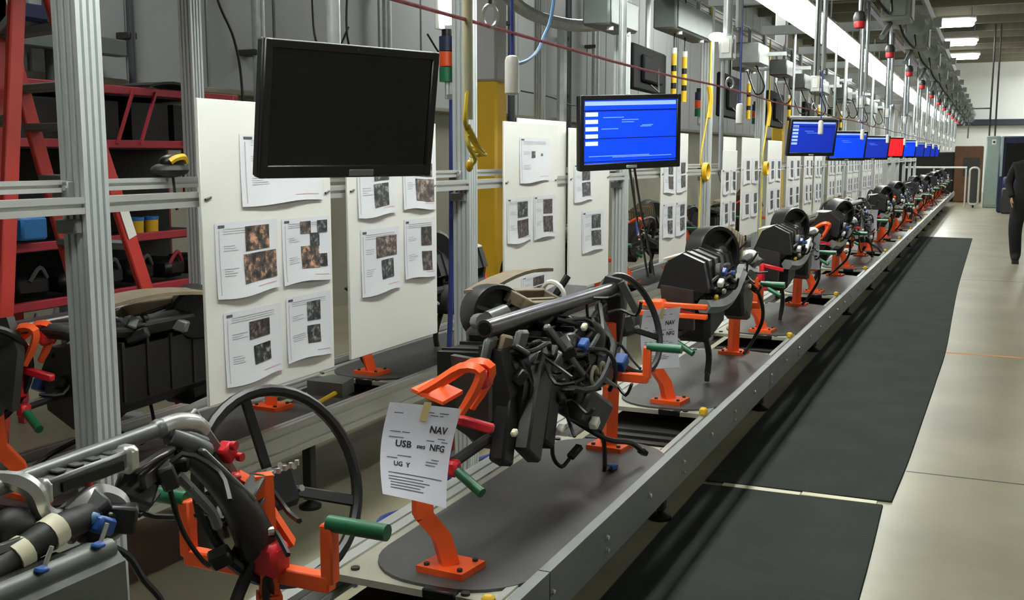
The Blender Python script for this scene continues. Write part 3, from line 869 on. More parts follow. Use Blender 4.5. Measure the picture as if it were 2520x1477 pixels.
# curved straps
MB().tube([(X - .01, 1.105, 1.06), (X + .02, 1.115, 1.058), (X + .035, 1.13, 1.04), (X + .037, 1.145, 1.0), (X + .035, 1.175, .985)], [.014, .016, .016, .015, .013], n=6, smooth=4).build('strap', 'bright_metal', t)
MB().tube([(X + .035, 1.19, .985), (X + .045, 1.235, 1.005), (X + .045, 1.262, 1.0), (X + .05, 1.29, .975), (X + .05, 1.295, .93)], .015, n=6, smooth=5).build('strap', 'bright_metal', t)
MB().tube([(X + .035, 1.04, 1.0), (X + .035, 1.15, .985), (X + .04, 1.23, 1.0)], .009, n=8, smooth=4).build('strap_rod', 'pipe_dark', t)
MB().bar((X + .03, 1.34, 1.01), (X + .02, 1.45, 1.025), .02, .010, bev=.003).build('link_plate', 'pipe_dark', t)
MB().bar((X + .03, 1.36, .985), (X + .02, 1.45, 1.005), .014, .03, bev=.003).build('link_plate', 'pipe_dark', t)
# end plate with slots and the cast arm that hangs from it
M = Matrix.Rotation(R(37), 3, 'X')
ep = MB().box((X - .02, 1.625, .935), (.012, .062, .30), M, bev=.005).build('end_plate', 'cast_grey', t)
for k in range(4): MB().box((X - .012, 1.565 + k * .035, 1.005 - k * .045), (.008, .022, .016), M).build('slot', 'black_gloss', ep)
MB().tube([(X + .01, 1.475, 1.02), (X + .025, 1.53, .965), (X + .035, 1.585, .90), (X + .03, 1.64, .83), (X + .02, 1.685, .76), (X + .02, 1.71, .70)], [.018, .020, .023, .026, .030, .034, .038, .042, .046, .048, .05], n=10, smooth=2).build('cast_arm', 'dark_grey', t)
MB().bar((X + .04, 1.50, 1.01), (X + .055, 1.63, .875), .012, .022, up=(1, 0, 0), bev=.004).build('arm_rib', 'cast_grey', t)
frame_part(t, (X + .03, 1.665, .875), Matrix.Rotation(R(90), 3, 'Y') @ Matrix.Rotation(R(-53), 3, 'Z'), .075, .042, .010, .04, 'cast_grey', 'window_bracket', False)
MB().cyl((X + .06, 1.665, .80), (X + .068, 1.675, .80), .009, n=8).build('nut', 'bright_metal', t)
MB().tube([(X + .03, 1.45, .975), (X + .04, 1.485, .93), (X + .045, 1.52, .885), (X + .045, 1.535, .85)], .010, n=6, smooth=3).build('spring_rod', 'mid_grey', t)
for k in range(3): MB().box((X + .04, 1.47 + k * .022, .945 - k * .03), (.014, .012, .010), M, bev=.003).build('lug', 'cast_grey', t)
# red toggle on the plate
tg = MB().box((X - .01, 1.635, .965), (.03, .034, .04), M, bev=.006).build('toggle', 'clamp_red', t)
for dy, dz in ((-.012, .016), (.006, -.012)): MB().cyl((X + .005, 1.645 + dy, .965 + dz), (X + .016, 1.645 + dy, .965 + dz), .009, n=10).build('toggle_knob', 'clamp_red', tg)
# steering column block and wheel
MB().box((X - .03, 1.79, .835), (.10, .09, .09), rot_to((.9, -.22, .36)), bev=.012).build('column_block', 'black_plastic', t)
for k in range(6): MB().cyl((X + .01, 1.73 + k * .022, .885), (X + .01, 1.73 + k * .022, .896), .005, n=6).build('screw', 'bright_metal', t)
wheel_part(t, (X - .03, 1.81, .84), (.90, -.22, .36), .207)
# grey housing in the corner with a black hose and cream tape
hs = MB().prism([(X + .08, .55, .955), (X + .14, .55, .965), (X + .165, .55, .94), (X + .17, .55, .72), (X + .04, .55, .72), (X + .04, .55, .93)], (0, .63, -.008)).build('corner_housing', 'mid_grey', t)
MB().tube([(X + .14, .57, .958), (X + .14, 1.175, .95)], .016, n=10).build('housing_ridge', 'mid_grey', hs)
MB().tube([(X + .172, .98, .76), (X + .175, 1.0, .86), (X + .175, 1.04, .885), (X + .175, 1.12, .875), (X + .172, 1.14, .76)], .009, n=6, smooth=3).build('arched_rib', 'dark_grey', hs)
MB().box((X + .168, 1.06, .80), (.01, .12, .12), bev=.002).build('dark_opening', 'black_gloss', hs)
for yy in (1.045, 1.15): MB().cyl((X + .145, yy, .965), (X + .15, yy + .012, .995), .0035, n=6).build('stud', 'bright_metal', hs)
for yy in (1.035, 1.14): MB().box((X + .152, yy, .968), (.018, .018, .008), bev=.003).build('blue_clip', 'blue_plastic', hs)
MB().tube([(X + .06, .72, .945), (X + .07, .98, .95), (X + .07, 1.06, .965), (X + .07, 1.13, .98), (X + .055, 1.22, .975)], .023, n=14, smooth=4).build('hose', 'black_soft', t)
for yy, zz in ((1.065, .966), (1.13, .98)): MB().tube([(X + .07, yy - .012, zz - .003), (X + .07, yy + .012, zz + .003)], .026, n=14).build('tape_band', 'cream', t)
MB().box((X + .085, 1.215, .965), (.028, .038, .028), Matrix.Rotation(-.5, 3, 'X'), bev=.005).build('plug', 'blue_plastic', t)
MB().box((X + .075, 1.205, .978), (.022, .02, .02), Matrix.Rotation(-.5, 3, 'X'), bev=.005).build('plug', 'hose_blue', t)
MB().box((X + .035, 1.24, 1.022), (.014, .014, .032), bev=.004).build('plug', 'red', t)
MB().box((X + .03, 1.155, 1.005), (.02, .016, .018), bev=.004).build('plug', 'clamp_red', t)
MB().ell((X + .03, 1.09, .99), (.03, .04, .035), 12, 8).build('black_boot', 'black_soft', t)
MB().box((X + .05, 1.245, .945), (.05, .08, .05), bev=.014).build('black_module', 'black_plastic', t)
MB().box((X + .10, 1.06, .94), (.05, .14, .03), bev=.012).build('black_module', 'black_plastic', t)
cable_part(t, [(X + .037, 1.24, 1.008), (X + .05, 1.23, .985), (X + .06, 1.20, .965), (X + .07, 1.16, .965)], .0045)
cable_part(t, [(X + .02, 1.445, 1.0), (X + .02, 1.44, .95), (X + .03, 1.455, .87), (X + .03, 1.50, .80), (X + .02, 1.535, .77)], .005)
cable_part(t, [(X + .14, 1.165, .96), (X + .15, 1.20, .93), (X + .15, 1.23, .88), (X + .145, 1.275, .82), (X + .13, 1.30, .74)], .006)
cable_part(t, [(X + .03, 1.66, .74), (X + .02, 1.62, .68), (X + .04, 1.55, .62), (X + .06, 1.50, .54)], .013)
cable_part(t, [(X + .04, 1.68, .74), (X + .06, 1.66, .62), (X + .09, 1.68, .54)], .009)
cable_part(t, [(X + .06, 1.66, .72), (X + .06, 1.70, .62), (X + .1, 1.76, .55)], .007)
rnd = random.Random(5)
trunk_part(t, rnd, (X + .02, 1.02, .945), (X + .06, 1.28, .985), 9)
trunk_part(t, rnd, (X + .0, 1.36, .96), (X + .03, 1.50, 1.01), 7)
trunk_part(t, rnd, (X - .02, 1.56, .74), (X + .0, 1.66, .86), 5)

# ------------------------------------------------------------------ build sheets taped to the fixtures
def build_sheet(label, pts, lines, txt):
    """paper given by its four corners (tl, tr, bl, br), gently curled"""
    tl, tr, bl, br = [Vector(p) for p in pts]
    nrm = (tr - tl).cross(bl - tl).normalized()
    if nrm.x < 0: nrm = -nrm
    def S(u, v, d=0.0):
        p = (tl * (1 - u) + tr * u) * (1 - v) + (bl * (1 - u) + br * u) * v
        return p + nrm * (.014 * math.sin(v * PI) * -1 + .02 * v * v * (1 - u) + .006 * math.sin(u * PI) + d)
    t = thing('build_sheet', label, 'paper', tl, 'build sheets on the fixtures')
    MB().grid(lambda u, v: S(u, v), 10, 12, nrm * .0006).build('sheet', 'paper_lilac', t)
    for (u, v, s_, tx, b) in txt:
        vs, fs = text_mesh(tx, s_, b)
        MB().add([S(u + p[0], v - p[1] * .78, .0016) for p in vs], fs).build('printed_text', 'ink_black', t)
    m_ = MB()
    for (u0, u1, v) in lines:
        m_.grid(lambda a, b: S(u0 + (u1 - u0) * a, v + .008 * b, .0014), 4, 1)
    m_.build('fine_print', 'ink', t)['kind'] = 'stuff'
    m_ = MB(); m_.grid(lambda a, b: S(.42 + .1 * a, -.03 + .2 * b, .0022), 1, 3, nrm * .0006)
    m_.build('tape', 'tape', t)
rl = random.Random(2)
def fine(rows):
    out = []
    for v in rows:
        u = .08
        while u < .85:
            d = rl.uniform(.05, .2)
            if rl.random() < .62: out.append((u, min(.92, u + d), v))
            u += d + rl.uniform(.02, .12)
    return out
PT = [(.60, .28, .13, 'NAV', .0035), (.17, .46, .125, 'USB', .003), (.46, .455, .085, 'sws', .002), (.65, .46, .12, 'NFG', .003), (.17, .665, .085, 'UG', .002), (.34, .665, .085, 'Y', .002)]
build_sheet('white build sheet with bold letters NAV and USB taped to nearest stand', [(-1.30, 2.168, .958), (-1.235, 2.42, .892), (-1.27, 2.05, .765), (-1.19, 2.245, .682)], fine([.07, .1, .3, .33, .36, .55, .58, .61]) + [(.1, .6, .78), (.1, .7, .81), (.12, .62, .84), (.12, .55, .87), (.12, .6, .90), (.1, .9, .74)], PT)
build_sheet('white build sheet taped to the second orange stand, behind the steering wheel', [(-1.30, 4.24, .905), (-1.20, 4.46, .90), (-1.30, 4.22, .66), (-1.19, 4.43, .64)], fine([.1, .3, .36, .55, .58]) + [(.1, .6, .78), (.1, .7, .81), (.12, .62, .84)], PT)

build_sheet('white build sheet on the third assembly, right of its black box', [(-1.24, 7.86, .99), (-1.11, 8.0, .985), (-1.24, 7.88, .74), (-1.11, 8.02, .72)], fine([.1, .3, .5]), [])
build_sheet('white build sheet on the fifth assembly along the line', [(-1.24, 12.2, .97), (-1.11, 12.34, .965), (-1.24, 12.2, .74), (-1.11, 12.34, .72)], fine([.1, .3, .5]), [])

# ================================================================== floor mats
def floor_mat(label, edge, y0, y1, seam0, seam1):
    """black runner; edge = right border points (x, y) from near to far"""
    P = [Vector((a, b, 0)) for a, b in edge]
    P = catmull(P, 5)
    poly = [(p.x, p.y, 0.0) for p in P] + [(-1.165, seam1, 0.0), (-1.165, seam0, 0.0)]
    m_ = MB()
    n = len(P)
    vs = []
    for p in P:
        yy = p.y
        f = (yy - P[0].y) / (P[-1].y - P[0].y)
        yl = seam0 + (seam1 - seam0) * f
        vs += [(-1.165, yl, .009), (p.x - .004, yy, .009), (p.x, yy, .001), (-1.165, yl, .001)]
    fs = []
    for i in range(n - 1):
        a, b = 4 * i, 4 * i + 4
        fs += [(a, a + 1, b + 1, b), (a + 1, a + 2, b + 2, b + 1), (a + 3, a, b, b + 3)]
    fs += [(0, 3, 2, 1), (4 * n - 4, 4 * n - 3, 4 * n - 2, 4 * n - 1)]
    m_.add(vs, fs)
    o = m_.build('floor_mat', 'mat_rubber')
    tag(o, label, 'mat', 'black runner mats')
floor_mat('near black rubber runner mat on the floor, in front of the pale gap', [(-.36, .2), (-.345, 2.0), (-.338, 3.74), (-.355, 4.83)], .2, 4.83, .2, 4.80)
floor_mat('long black rubber runner mat with wavy edge beyond the pale gap', [(-.323, 4.90), (-.30, 5.6), (-.284, 6.5), (-.262, 7.8), (-.246, 9.1), (-.262, 11.2), (-.276, 13.9), (-.262, 17.5), (-.244, 21.85)], 4.9, 21.85, 4.865, 22.0)
tag(MB().box((-.90, 4.848, .004), (.36, .045, .004), bev=.001).build('edge_strip', 'cream'), 'pale edging strip between the mats, part nearer the conveyor', 'edging strip', 'edging between mats')
tag(MB().box((-.55, 4.862, .004), (.33, .045, .004), bev=.001).build('edge_strip', 'cream'), 'pale edging strip between the mats, part nearer the open floor', 'edging strip', 'edging between mats')

# ================================================================== aluminium frame carrying the boards
fx = -2.1
frame = thing('aluminium_frame', 'long slotted aluminium frame of uprights and double rails carrying the white boards', 'frame', (fx, 2.02, 0))
def post_poly(wd=.08, slot=.009, dep=.013, two=True):
    h = wd / 2
    offs = [-.27 * wd, 0, .27 * wd]
    def side(rotk):
        pts = [(-h, -h)]
        for o in offs: pts += [(o - slot / 2, -h), (o - slot / 2, -h + dep), (o + slot / 2, -h + dep), (o + slot / 2, -h)]
        out = []
        for (a, b) in pts:
            for _ in range(rotk): a, b = -b, a
            out.append((a, b))
        return out
    P = []
    for k in range(4): P += side(k)
    return P
posts_y = [2.02 + POST_P * k for k in range(16)]
pp = None
for y in posts_y:
    if pp is None:
        pp = MB().prism([(fx + a, y + b, 0.0) for a, b in post_poly()], (0, 0, 2.72)).build('upright', 'alu', frame)
        br = MB()
        br0 = MB().box((fx - .02, y - .052, 1.468), (.055, .024, .042), bev=.003).build('corner_bracket', 'guard', frame)
        bs = [MB().cyl((fx + dx, y - .064, 1.472), (fx + dx, y - .068, 1.472), .007, n=6).build('bolt', 'bolt', br0) for dx in (-.04, -.02, .0)]
        br1 = MB().box((fx - .02, y + .052, 1.44), (.06, .024, .10), bev=.003).build('corner_bracket', 'guard', frame)
        br2 = MB().box((fx - .01, y - .05, 1.375), (.07, .022, .036), bev=.003).build('corner_bracket', 'guard', frame)
        cbm = MB().prism([(-2.1, y - .04, 2.72), (-2.1, y - .04, 2.80), (-2.1, y + .04, 2.80), (-2.1, y + .04, 2.72)], (1.62, 0, 0)).build('cross_beam', 'alu', frame)
    else:
        d = (0, y - posts_y[0], 0)
        inst(pp, 'upright', frame, d)
        b_ = inst(br0, 'corner_bracket', frame, d)
        for q in bs: inst(q, 'bolt', b_, (0, 0, 0))
        inst(br1, 'corner_bracket', frame, d); inst(br2, 'corner_bracket', frame, d)
        inst(cbm, 'cross_beam', frame, d)
ra = rb_ = None
for k in range(-1, 15):
    y0 = posts_y[0] + POST_P * k + .041; y1 = y0 + POST_P - .082
    if ra is None:
        ra = run('rail', extrusion(fx + .018, 1.428, .042, .042, .010, .010, False), y0, y1, 'alu_rail', frame); ra0 = y0
        rb_ = run('rail', extrusion(fx - .024, 1.476, .03, .03, .008, .008, False), y0, y1, 'alu_rail', frame)
        top = run('top_rail', extrusion(fx, 2.68, .04, .08), y0, y1, 'alu_rail', frame)
    else:
        for q, nm in ((ra, 'rail'), (rb_, 'rail'), (top, 'top_rail')): inst(q, nm, frame, (0, y0 - ra0, 0))
run('front_rail', extrusion(-.92, 2.70, .04, .04), 1.0, 34.0, 'alu_rail', frame)
# second frame behind, single upright in view plus one more
bp = None
for i, (y, lab) in enumerate(((4.06, 'slotted aluminium upright standing behind the back conveyor, beside the first white board'), (8.35, 'slotted aluminium upright standing behind the back conveyor, near the yellow column'), (12.6, 'slotted aluminium upright behind the back conveyor, farther down the line'))):
    o = MB().prism([(-3.5 + a, y + b, 0.0) for a, b in post_poly(.075)], (0, 0, 3.4)).build('rear_upright', 'alu')
    tag(o, lab, 'upright', 'rear uprights')

# ================================================================== white boards with sheets
bx = -2.045
PHOTOS = ['photo0', 'photo1', 'photo2', 'photo3']
def on_board(y, z, d=0.0): return Vector((bx + .006 + d, y, z))
def quad(y0, y1, z0, z1, d, th=.0008):
    return MB().box((bx + .006 + d, (y0 + y1) / 2, (z0 + z1) / 2), (th, abs(y1 - y0), abs(z1 - z0)))
def board(idx, y0, y1, z0, z1, word, dx=0.0):
    t = thing('white_board', '%s white foam board with instruction sheets hung on the frame rail' % word, 'board', (bx + dx, (y0 + y1) / 2, z0), 'white boards along the frame')
    MB().box((bx + dx, (y0 + y1) / 2, (z0 + z1) / 2), (.010, y1 - y0, z1 - z0), bev=.002).build('panel', 'board_white', t)
    for y in (y0 + .025, y1 - .025):
        MB().tube([(bx + dx + .008, y - .012, 1.428), (bx + dx + .007, y + .014, 1.434)], .0035, n=5).build('cable_tie', 'cable', t)
    return t
def sheet(y0, y1, z0, z1, label, photos, curl=.012, text=True, dx=0.0, small=False):
    """landscape instruction sheet pinned along its top, lower edge curling off the board"""
    t = thing('instruction_sheet', label, 'paper', (bx + dx + .006, (y0 + y1) / 2, z0), 'instruction sheets on the white boards')
    W, H_ = y1 - y0, z1 - z0
    def S(u, v, d=0.0):
        return Vector((bx + dx + .0065 + d + curl * v ** 3 * (.35 + .65 * math.sin(u * PI) ** 2), y0 + W * u, z1 - H_ * v + .006 * v * math.sin(u * 5 + y0 * 9)))
    nu, nv = (4, 5) if small else (8, 8)
    MB().grid(lambda u, v: S(u, v), nu, nv, (.0006, 0, 0)).build('sheet', 'paper', t)
    k = 0
    for (u0, u1, v0, v1, pm_) in photos:
        MB().grid(lambda a, b: S(u0 + (u1 - u0) * a, v0 + (v1 - v0) * b, .0018), 2, 3, (.0004, 0, 0)).build('printed_photo', PHOTOS[pm_ % 4], t)
    if text:
        rr = random.Random(int(y0 * 1000 + z0 * 77))
        m_ = MB()
        for v in (.08, .11, .14):
            m_.grid(lambda a, b: S(.12 + .75 * a, v + .008 * b, .0014), 3, 1)
        for v in (.3, .33, .36, .6, .63, .66, .69):
            L = rr.uniform(.12, .28)
            m_.grid(lambda a, b: S(.12 + L * a, v + .009 * b, .0014), 3, 1)
        m_.grid(lambda a, b: S(.05 + .012 * a, .1 + .85 * b, .0012), 1, 4)
        o = m_.build('fine_print', 'ink_light', t); o['kind'] = 'stuff'
        MB().grid(lambda a, b: S(.04 + .10 * a, .03 + .035 * b, .0015), 1, 1).build('header_mark', 'ink', t)
        MB().grid(lambda a, b: S(.62 + .32 * a, .90 + .01 * b, .0016), 2, 1).build('red_note', 'ink_red', t)
    return t
BZ0, BZ1 = .825, 1.713
# board 1
board(0, 2.385, 3.035, BZ0, BZ1, 'first')
sheet(2.56, 2.98, 1.405, 1.615, 'wide instruction sheet on the first white board, partly hidden by the dark monitor', [(.3, .55, .3, .6, 2)])
sheet(2.435, 2.73, 1.135, 1.357, 'sheet with photos of orange hands, upper left of the first white board', [(.46, .85, .07, .40, 1), (.42, .96, .44, .83, 1)])
sheet(2.755, 3.02, 1.14, 1.352, 'sheet with stepped cluster of small photos, upper right of the first white board', [(.36, .58, .06, .25, 0), (.72, .94, .06, .25, 2), (.56, .76, .25, .46, 2), (.36, .74, .45, .80, 1), (.72, .92, .58, .78, 2)])
sheet(2.46, 2.735, .868, 1.090, 'sheet with two small dark photos, lower left of the first white board', [(.42, .78, .18, .42, 3), (.48, .78, .52, .78, 2)])
sheet(2.765, 3.015, .885, 1.098, 'sheet with two small square photos, lower right of the first white board', [(.45, .75, .12, .42, 2), (.43, .73, .5, .78, 2)])
# board 2
board(1, 3.14, 3.79, BZ0 + .005, 1.68, 'second')
sheet(3.20, 3.46, 1.335, 1.60, 'sheet with dark cross shaped photo, top left of the second white board', [(.42, .82, .30, .52, 2), (.40, .80, .56, .88, 2)])
sheet(3.52, 3.775, 1.345, 1.60, 'sheet with red and grey photo, top right of the second white board', [(.40, .9, .30, .5, 0), (.36, .95, .54, .88, 0)])
sheet(3.215, 3.485, 1.05, 1.288, 'sheet with wide photo over small photo, lower left of the second white board', [(.38, .92, .13, .45, 0), (.5, .82, .5, .8, 2)])
sheet(3.525, 3.775, 1.075, 1.308, 'sheet with two stacked brown photos, lower right of the second white board', [(.52, .86, .15, .46, 3), (.52, .86, .56, .88, 3)])
# boards farther on: (y0, y1, z1, offset)
far_boards = [(4.45, 5.11, 1.71, 0), (5.28, 5.93, 1.70, 0), (7.02, 7.70, 1.715, 0), (8.72, 9.28, 1.60, .02), (8.98, 9.45, 1.715, -.03), (9.58, 10.36, 1.72, 0), (10.80, 11.55, 1.71, 0),
              (11.92, 12.80, 1.71, 0), (13.10, 13.75, 1.71, 0), (13.95, 14.55, 1.70, 0), (15.2, 15.85, 1.71, 0), (16.0, 16.65, 1.71, 0), (17.35, 18.0, 1.71, 0), (18.15, 18.8, 1.71, 0),
              (19.5, 20.15, 1.71, 0), (20.3, 20.95, 1.71, 0), (21.65, 22.3, 1.71, 0), (22.5, 23.1, 1.71, 0)]
tag(MB().box((-2.075, 4.99, 1.27), (.010, .63, .925), bev=.002).build('white_board', 'board_white'), 'plain white foam board peeking out behind the third board', 'board', 'white boards along the frame')
spots = [('upper left', .06, .47, .53, .79), ('upper right', .54, .95, .53, .79), ('lower left', .06, .47, .18, .45), ('lower right', .54, .95, .18, .45)]
rs = random.Random(21)
for i, (y0, y1, z1, dx) in enumerate(far_boards):
    b_ = board(i + 2, y0, y1, BZ0, z1, ORD[i + 2], dx)
    use = spots
    if i == 0: use = [('middle left', .04, .47, .36, .60), ('middle right', .52, .95, .36, .60), ('top', .26, .82, .68, .92), ('bottom', .3, .8, .02, .16)]
    if i == 1: use = [('upper left', .1, .55, .55, .78), ('lower middle', .3, .85, .22, .48)]
    for (w_, a, b, c, d) in use:
        h = z1 - BZ0; W = y1 - y0
        if i == 0 and w_ == 'top': ph = [(.38, .50, .30, .45, 2), (.70, .76, .36, .42, 2)]
        else: ph = [(.42, .84, .10, .44, rs.randint(2, 3)), (.40, .86, .50, .88, rs.randint(2, 3))]
        sheet(y0 + a * W, y0 + b * W, BZ0 + c * h, BZ0 + d * h, 'instruction sheet at the %s of the %s white board' % (w_, ORD[i + 2]), ph, .010, i < 4, dx, i > 2)

# ================================================================== monitors over the line
def monitor(label, c, yaw, pitch, kind, wd=.50, ht=.315, poles=1, pole_top=2.6, roll=0.0):
    """flat monitor facing local +x before turning; kind: off, ui, blue, dim, red"""
    c = Vector(c)
    t = thing('monitor', label, 'monitor', c, 'monitors hung over the line')
    M = Matrix.Rotation(yaw, 3, 'Z') @ Matrix.Rotation(pitch, 3, 'Y') @ Matrix.Rotation(roll, 3, 'X')
    P = lambda x, y, z: c + M @ Vector((x, y, z))
    MB().box(P(-.012, 0, 0), (.03, wd, ht), M, bev=.006).build('housing', 'black_plastic', t)
    MB().box(P(-.035, 0, -.01), (.03, wd * .6, ht * .6), M, bev=.01).build('back_cover', 'black_plastic', t)
    m_ = MB(); bz = .022
    for s in (-1, 1):
        m_.box(P(.006, s * (wd / 2 - bz / 2), 0), (.012, bz, ht), M, bev=.003)
    m_.box(P(.006, 0, ht / 2 - bz / 2), (.0115, wd, bz), M, bev=.003)
    m_.box(P(.006, 0, -ht / 2 + bz * .7), (.0115, wd, bz * 1.4), M, bev=.003)
    m_.build('bezel', 'black_plastic', t)
    sm = {'off': 'screen_off', 'ui': 'scr_blue', 'blue': 'scr_blue', 'dim': 'scr_blue_dim', 'red': 'scr_red'}[kind]
    sw, sh = wd - 2 * bz, ht - 2.4 * bz
    s = MB().box(P(.004, 0, .2 * bz), (.004, sw, sh), M).build('screen', sm, t)
    # screen coordinates: u 0..1 left to right as the viewer sees it (viewer on +x side: left = -y), v 0..1 downward
    def patch(nm, u0, u1, v0, v1, mt, d=.0066):
        MB().box(P(d, -sw / 2 + sw * (u0 + u1) / 2, .2 * bz + sh / 2 - sh * (v0 + v1) / 2), (.0012, sw * (u1 - u0), sh * (v1 - v0)), M).build(nm, mt, s)
    if kind == 'ui':
        patch('header_bar', .01, .99, .02, .085, 'scr_head')
        patch('rule_line', .0, 1, .155, .175, 'scr_line')
        for k in range(5): patch('button', .015, .145, .19 + k * .115, .255 + k * .115, 'scr_button')
        for (u0, u1, v) in ((.2, .42, .27), (.4, .58, .31), (.40, .53, .345), (.62, .74, .40), (.6, .72, .42), (.18, .36, .45), (.05, .7, .88), (.3, .95, .90)): patch('text_line', u0, u1, v, v + .012, 'scr_text')
        for v in (.60, .965): patch('rule_line', 0, 1, v, v + .012, 'scr_line')
    elif kind in ('blue', 'dim'):
        patch('header_bar', .01, .99, .01, .07, 'scr_head')
        patch('rule_line', 0, 1, .15, .17, 'scr_line')
        for k in range(6): patch('button', .02, .15, .12 + k * .11, .19 + k * .11, 'scr_head') if kind == 'dim' else None
        for (u0, u1, v) in ((.3, .5, .3), (.35, .6, .36)): patch('text_line', u0, u1, v, v + .012, 'scr_text')
    MB().box(P(.0135, .03 if kind == 'off' else 0, -ht / 2 + bz * .55), (.003, .075 if kind == 'off' else .055, .016 if kind == 'off' else .012), M, bev=.001).build('maker_badge', 'galv' if kind != 'off' else 'mid_grey', t)
    MB().cyl(P(.011, 0, ht / 2 - bz / 2), P(.0135, 0, ht / 2 - bz / 2), .0035, n=8).build('camera_dot', 'dark_grey', t)
    if poles == 1:
        q = P(-.075, 0, 0)
        MB().cyl(q - Vector((0, 0, .08)), (q.x, q.y, pole_top), .018, n=12).build('pole', 'galv', t)
        MB().box(P(-.058, 0, 0), (.03, .10, .10), M, bev=.004).build('mount_plate', 'black_plastic', t)
    else:
        for s_ in (-1, 1):
            q = P(-.02, s_ * wd * .44, ht / 2)
            MB().cyl(q, (q.x, q.y, pole_top), .011, n=10).build('pole', 'galv', t)
        MB().box(P(-.02, 0, ht / 2 + .012), (.02, wd, .02), M, bev=.003).build('hanger_bar', 'galv', t)
    return t
# yaw is the turn of the screen normal from +x
monitor('switched off black monitor hung in front of the first white board', (-1.46, 2.275, 1.66), R(-22), R(8), 'off', .52, .325)
monitor('monitor with a blue screen of white buttons beside the third board', (-1.46, 4.52, 1.657), R(-40), R(3), 'ui', .52, .325, roll=R(2.2))
mons = [(9.75, 'dim', 2), (12.3, 'blue', 1), (15.2, 'dim', 1), (18.0, 'red', 1), (20.9, 'blue', 1), (23.6, 'dim', 1), (26.2, 'dim', 1), (28.5, 'dim', 1), (30.7, 'dim', 1)]
mlab = {'dim': 'monitor with dim blue screen', 'blue': 'monitor with bright blue screen', 'red': 'monitor with plain red screen'}
for i, (y, k, pl) in enumerate(mons):
    monitor('%s hung over the line, %s from the camera' % (mlab[k], ORD[i + 2]), (-1.46, y, (1.715, 1.665, 1.665, 1.69, 1.69, 1.68, 1.68, 1.68, 1.68)[i]), R(-42), R(8), k, .52, .325, pl)
# black monitors of the back line, seen from behind
for i, (y, z, ww, hh) in enumerate(((6.84, 2.11, .88, .28), (9.25, 2.06, .95, .36), (11.4, 2.03, 1.05, .36), (13.6, 2.02, 1.0, .36), (15.8, 2.02, 1.0, .36))):
    c = Vector((-2.10, y, z))
    t = thing('rear_monitor', 'black back of a monitor facing the back conveyor, %s along the frame top' % ORD[i], 'monitor', c, 'monitors of the back conveyor seen from behind')
    M = Matrix.Rotation(R(3), 3, 'Z')
    MB().box(c, (.05, ww, hh), M, bev=.01).build('housing', 'matte_black', t)
    MB().box(c + M @ Vector((.035, 0, 0)), (.03, ww * .6, hh * .6), M, bev=.012).build('back_cover', 'matte_black', t)
    MB().cyl(c + Vector((0, 0, .1)), (c.x, c.y, 2.70), .018, n=8).build('pole', 'galv', t)
    MB().tube([c + M @ Vector((.05, -.1, -.1)), c + M @ Vector((.08, -.02, -.14)), c + M @ Vector((.06, .08, -.12)), c + M @ Vector((.05, .1, .02))], .005, n=5, smooth=4).build('cable', 'cable_grey', t)
    for s, dy in enumerate((.50, .78) if i == 0 else (.62,)):
        yy = y + dy
        q = thing('striped_tube', 'yellow and black striped hanging tube, %s beside the %s rear monitor' % (('left one', 'right one')[s] if i == 0 else 'single one', ORD[i]), 'tube', (-2.06, yy, z - .16), 'yellow striped tubes')
        z0 = z - .17
        for k in range(9):
            MB().cyl((-2.06, yy, z0 + k * .04), (-2.06, yy, z0 + k * .04 + .0398), .019, n=10).build('band', 'yellow' if k % 3 != 2 else ('black_plastic' if k < 6 else 'white_plastic'), q)
        MB().cyl((-2.06, yy, z0 + .36), (-2.06, yy, 2.70), .005, n=6).build('hanger', 'cable', q)

# ================================================================== drop poles, pull cord, handles
HX = -.92
drop_y = [1.83 + 2.2 * k for k in range(14)]
t = thing('drop_pole', 'cream hanging pole with a knotted yellow rope, nearest the camera', 'pole', (HX, 1.84, 1.62), 'drop poles over the line')
MB().cyl((HX, 1.84, 1.62), (HX, 1.84, 2.69), .0095, n=10).build('pole', 'cream_pole', t)
MB().tube([(HX, 1.845, 1.70), (HX + .004, 1.82, 1.625), (HX, 1.835, 1.60), (HX + .006, 1.83, 1.57), (HX + .01, 1.85, 1.545), (HX, 1.845, 1.53)], .0045, n=6, smooth=4).build('rope', 'yellow_rope', t)
for k in range(3):
    MB().tube([(HX + .005, 1.83, 1.61 - .01 * k), (HX + .015, 1.845 + .01 * k, 1.58 - .012 * k), (HX + .012, 1.875 + .008 * k, 1.562 - .004 * k), (HX, 1.85, 1.57 - .01 * k)], .0035, n=5, smooth=4).build('rope_loop', 'yellow_rope', t)
MB().ell((HX, 1.845, 1.532), (.008, .008, .012), 8, 6).build('rope_end', 'yellow', t)
for k in range(1, 14):
    y = drop_y[k] - .03
    t = thing('drop_pole', 'galvanised drop pole with outlet box, %s along the line' % ORD[k], 'pole', (HX, y, 1.9), 'drop poles over the line')
    MB().cyl((HX, y, 2.0), (HX, y, 2.69), .017, n=10).build('pole', 'galv', t)
    MB().cyl((HX + .03, y + .05, 2.03), (HX + .03, y + .05, 2.69), .013, n=8).build('conduit', 'galv', t)
    b_ = MB().box((HX, y, 1.952), (.055, .055, .09), bev=.005).build('outlet_box', 'galv', t)
    MB().box((HX + .0285, y, 1.955), (.003, .03, .05), bev=.001).build('socket', 'white_plastic', b_)
    MB().box((HX, y - .0285, 1.955), (.03, .003, .05), bev=.001).build('socket', 'white_plastic', b_)
    if k == 1:
        MB().cyl((HX - .012, y - .01, 1.50), (HX - .012, y - .01, 1.91), .008, n=8).build('thin_rod', 'galv', t)
        o = MB().ell((HX - .035, y - .02, 1.99), (.032, .032, .017), 12, 8).build('lit_lamp', 'bulb_lit', t)
